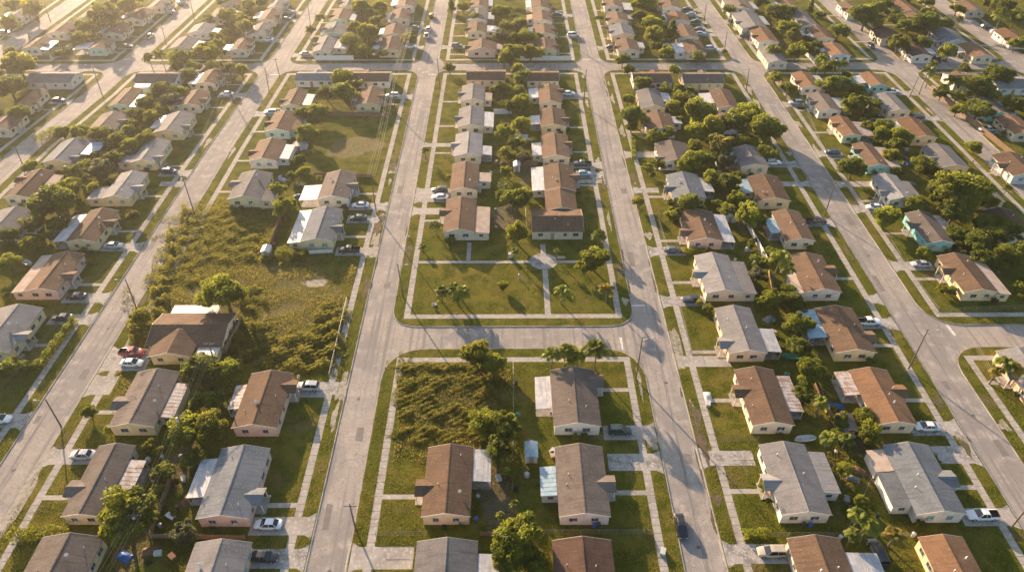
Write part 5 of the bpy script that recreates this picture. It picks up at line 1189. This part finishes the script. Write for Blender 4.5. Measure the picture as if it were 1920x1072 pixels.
for e in (('water_tank',278,862,M_whp,'tank','white plastic tank'),('table',316,894,M_whp,'table','white plastic table'),('plastic_chair',287,901,M_whp,'chair','white plastic chair'),('storage_box',344,897,M_whp,'box','white storage box'),('trash_bin',301,986,M_galv,'bin','grey metal bin'),
          ('table',320,968,M_whp,'table','white topped table'),('tarpaulin',232,1040,M_bl2,'tarpaulin','crumpled blue tarpaulin'),('storage_box',296,1036,M_whp,'box','small white box'),('trash_bin',305,858,M_whp,'bin','white bin'),('old_tyre',398,985,M_tyre,'tyre','old black tyre'),
          ('old_tyre',832,986,M_tyre,'tyre','black tyre'),('trash_bin',893,974,M_bl2,'bin','blue bin'),('plastic_chair',897,930,M_whp,'chair','white garden chair'),('storage_box',935,895,M_whp,'box','pale storage box'),('water_tank',988,890,M_whp,'tank','small white tank'),
          ('trash_bin',1114,985,M_bl2,'bin','blue bin'),('trash_bin',1122,984,M_bin,'bin','dark bin'),('plastic_chair',1033,777,M_whp,'chair','white chair'),('storage_box',1036,845,M_whp,'box','white box'),('storage_box',1036,852,M_door,'box','brown box'),
          ('trash_bin',1507,984,M_bin,'bin','dark green bin'),('trash_bin',1519,985,M_bl2,'bin','blue bin'),('rowing_boat',1562,762,M_bl2,'boat','small blue boat'),('rowing_boat',50,493,M_galv,'boat','grey rowing boat'),('rowing_boat',1510,823,M_whp,'boat','white upturned boat'),
          ('storage_box',1475,704,M_whp,'box','white box'),('water_tank',1474,703,M_green,'tank','green tank'),('rowing_boat',1483,669,M_green,'boat','green boat'),('mailbox',973,519,M_whp,'mailbox','white mailbox on a post'),('utility_box',957,480,M_whp,'utility box','white utility box'),
          ('old_tyre',815,569,M_whp,'tyre','white painted tyre'),('plastic_chair',812,571,M_whp,'chair','white chair'),('plastic_chair',766,443,M_whp,'chair','white chair'),('water_tank',1415,494,M_whp,'tank','white tank'),('trash_bin',1378,489,M_whp,'bin','white bin'),
          ('water_tank',1400,468,M_whp,'tank','round white tank'),('storage_box',1406,470,M_door,'box','brown box'),('table',525,333,M_bl2,'table','blue table'),('tarpaulin',530,335,M_whp,'tarpaulin','pale blue and white tarpaulin'),('tarpaulin',562,365,M_bl2,'tarpaulin','blue tarpaulin'),
          ('storage_box',563,347,M_bl2,'box','blue box'),('trash_bin',445,603,M_bl2,'bin','blue bin'),('plastic_chair',440,602,M_whp,'chair','white chair'),('storage_box',41,669,M_galv,'box','grey box'),('plastic_chair',55,640,M_door,'chair','brown garden chair'),
          ('storage_box',1328,756,M_whp,'box','white box'),('trash_bin',1712,1003,M_whp,'bin','white bin'),('trash_bin',1575,1008,M_whp,'bin','white bin'),('tarpaulin',1328,742,M_whp,'tarpaulin','grey and white tarpaulin'),('water_tank',920,325,M_whp,'tank','white tank'),
          ('plastic_chair',930,425,M_whp,'chair','white chair'),('storage_box',948,320,M_door,'box','brown box'),('plastic_chair',1345,375,M_whp,'chair','white chair'),('tarpaulin',1706,305,M_bl2,'tarpaulin','blue and white tarpaulin'),('storage_box',1700,280,M_whp,'box','white box'),
          ('trash_bin',1020,295,M_whp,'bin','white bin'),('trash_bin',930,395,M_green,'bin','green bin'),('table',990,262,M_whp,'table','white table'),('storage_box',1243,1033,M_whp,'box','white box'),('plastic_chair',505,930,M_whp,'chair','white chair'),('plastic_chair',560,707,M_whp,'chair','white chair')):
    item(e[0], e[1], e[2], e[3], e[4], e[5])
RI = random.Random(33); M_gry = mat('faded_grey_plastic', (.2,.2,.19), .7); M_rust = mat('rusty_metal', (.2,.1,.05), .8, (3,(.12,.07,.045),.45,.65))
YK = [('trash_bin', M_bin, 'bin', 'dark bin'), ('trash_bin', M_green, 'bin', 'green bin'), ('storage_box', M_gry, 'box', 'grey box'), ('storage_box', M_door, 'box', 'brown box'), ('old_tyre', M_tyre, 'tyre', 'old black tyre'), ('plastic_chair', M_whp, 'chair', 'white chair'),
      ('plastic_chair', M_gry, 'chair', 'grey chair'), ('table', M_wood, 'table', 'wooden table'), ('water_tank', M_gry, 'tank', 'grey tank'), ('tarpaulin', M_gry, 'tarpaulin', 'grey tarpaulin'), ('tarpaulin', M_rust, 'tarpaulin', 'brown tarpaulin'), ('storage_box', M_rust, 'box', 'rusty box')]
for h in HOUSES:
    if h['ax'] != 'y' or h['cy'] > 200: continue
    e_ = nearest_edge(h['cx'], h['cy']); bs = -1 if e_[0] > h['cx'] else 1
    for k in range(RI.choice((1, 2, 3, 4)) if h['cy'] < 130 else RI.choice((0, 1, 2))):
        X = h['cx'] + bs * (h['hw'] + RI.uniform(4., 8.)); Y = h['cy'] + RI.uniform(-1.1, 1.1) * h['hl']
        if any(hypot(t['X'] - X, t['Y'] - Y) < t['rad'] * .9 for t in TREES) or any(hypot(i_['X'] - X, i_['Y'] - Y) < 1.6 for i_ in ITEMS): continue
        kk = RI.choice(YK); item(kk[0], X, Y, kk[1], kk[2], kk[3], RI.uniform(.85, 1.1), KZ, (X, Y))
# ------------------------------------------------------------------ haze
b = MB(); b.box(-2600, 2600, -1600, 3600, -1.2, 118.); hz = b.build('haze', None); tag(hz, kind='stuff')
hm = bpy.data.materials.new('haze_air'); hm.use_nodes = True; t = hm.node_tree; t.nodes.clear(); out = t.nodes.new('ShaderNodeOutputMaterial'); pv = t.nodes.new('ShaderNodeVolumePrincipled')
pv.inputs['Color'].default_value = (.95,.93,.9,1); pv.inputs['Density'].default_value = .00016; pv.inputs['Anisotropy'].default_value = .8
t.links.new(pv.outputs[0], out.inputs['Volume']); hz.data.materials.append(hm)
# ------------------------------------------------------------------ labels
ORD = 'zeroth first second third fourth fifth sixth seventh eighth ninth tenth eleventh twelfth thirteenth fourteenth fifteenth sixteenth'.split()
def grp(c):
    if c[0] == 'X': return 'X'
    st = c[0]; side = c[1] if len(c) > 1 else 'l'
    if c[1:2] in ('l', 'r'): pass
    return c
def street_of(h):
    e_ = nearest_edge(h['cx'], h['cy']); return e_[2], ('left' if e_[1] < 0 else 'right')
rows = {}
for h in HOUSES:
    if h['ax'] == 'x' and h['col'] == 'Xs': key = ('X', 'across')
    else:
        far = h['cy'] > 262; c = h['col']
        st = {'Cr': ('C', 'right'), 'Crs': ('C', 'right'), 'Al': ('A', 'left'), 'Als': ('A', 'left'), 'Cl': ('C', 'left'), 'Lr': ('L1', 'right'), 'Ll': ('L1', 'left'), 'Lrn': ('L2', 'right'), 'Lln': ('L2', 'left'), 'Cln': ('L1', 'left'), 'Llr': ('L1', 'right'),
              'Crx': ('C', 'left'), 'Crn': ('C', 'right'), 'Aln': ('A', 'left'), 'Arn': ('A', 'right'), 'Bln': ('B', 'left'), 'Brn': ('B', 'right'), 'Dln': ('D', 'left'), 'Drn': ('D', 'right'), 'Eln': ('E', 'left'), 'Ern': ('E', 'right'), 'Fln': ('F', 'left'), 'Frn': ('F', 'right'),
              'Arp': ('A', 'right'), 'Ar': ('A', 'right'), 'Blp': ('B', 'left'), 'Bl': ('B', 'left'), 'Xb': ('B', 'left'), 'Brp': ('B', 'right'), 'Br': ('B', 'right'), 'Dlp': ('D', 'left'), 'Dl': ('D', 'left'), 'Drp': ('D', 'right'), 'Elp': ('E', 'left'), 'Erp': ('E', 'right'), 'Er': ('E', 'right')}[c]
        key = (*st, 'far' if far else 'near')
    rows.setdefault(key, []).append(h)
for key, hs in rows.items():
    if key[0] == 'X':
        for i, h in enumerate(sorted(hs, key=lambda h: h['cx']), 1): h['loc'] = f'{ORD[i]} house along far cross street'
    else:
        for i, h in enumerate(sorted(hs, key=lambda h: h['cy']), 1): h['loc'] = f"{ORD[i]} house {'beyond crossing ' if key[2] == 'far' else 'up '}on {key[1]} of {SNAME[key[0]]}"
for h in HOUSES:
    d = f"{ROOFN[h['roof']]} roof and {WALLN[h['wall']]} walls, {h['loc']}"
    tag(h['o'], d, 'house', 'bungalows along the streets'); h['lab'] = d
def rel(X, Y):
    h = near_house(X, Y); 
    if h['ax'] == 'x': return ('in front of ' if Y < h['cy'] else 'behind ') + h['loc'], h
    e_ = nearest_edge(h['cx'], h['cy'])
    hx = h['hw']; dx = X - h['cx']
    if abs(dx) > hx and (abs(Y - h['cy']) < h['hl'] + 2): p = 'before ' if (e_[0] - h['cx']) * dx > 0 else 'behind '
    else: p = 'below ' if Y < h['cy'] else 'above '
    return p + h['loc'], h
def label_all(lst, desc, cat, group):
    by = {}
    for e in lst: r_, h = rel(e['X'], e['Y']); e['rel'] = r_; by.setdefault((desc(e), r_), []).append(e)
    for (d, r_), es in by.items():
        es.sort(key=lambda e: e['X']); n = len(es)
        for i, e in enumerate(es):
            pre = '' if n == 1 else (('left ', 'right ')[i] if n == 2 else ORD[i + 1] + ' ')
            w_ = f'{pre}{d} {r_}'.replace('house up on ', 'house up, ').replace('beyond crossing on', 'beyond crossing,')
            tag(e['o'], ' '.join(w_.split()[:16]), cat(e), group(e))
KD = dict(g='leafy green', d='dark green', y='yellow green', r='rusty brown', p='pale green', c='dark pointed')
label_all([t for t in TREES], lambda e: ('palm' if e['kind'] == 'palm' else 'yellowing palm' if e['kind'] == 'palmy' else KD[e['kind']] + (' tree' if e['rad'] > 1.6 else ' bush')),
          lambda e: 'palm tree' if e['kind'].startswith('palm') else ('tree' if e['rad'] > 1.6 else 'bush'), lambda e: 'palm trees' if e['kind'].startswith('palm') else ('broadleaf trees' if e['rad'] > 1.6 else 'garden bushes'))
label_all(CARL, lambda e: f"{PAINT[e['paint']][0]} {dict(sedan='sedan', suv='estate car', pickup='pickup truck', van='van')[e['kind']]}", lambda e: dict(sedan='car', suv='car', pickup='pickup truck', van='van')[e['kind']], lambda e: 'parked vehicles')
label_all(POLES, lambda e: {'lamp': 'street lamp', 'plain': 'bare pole', 'xf': 'transformer pole', 'cross': 'wire pole'}[e['kind']], lambda e: 'street lamp' if e['kind'] == 'lamp' else 'utility pole', lambda e: 'street lamps' if e['kind'] == 'lamp' else 'utility poles')
label_all(ITEMS, lambda e: e['adj'], lambda e: e['cat'], lambda e: 'things lying in the yards')
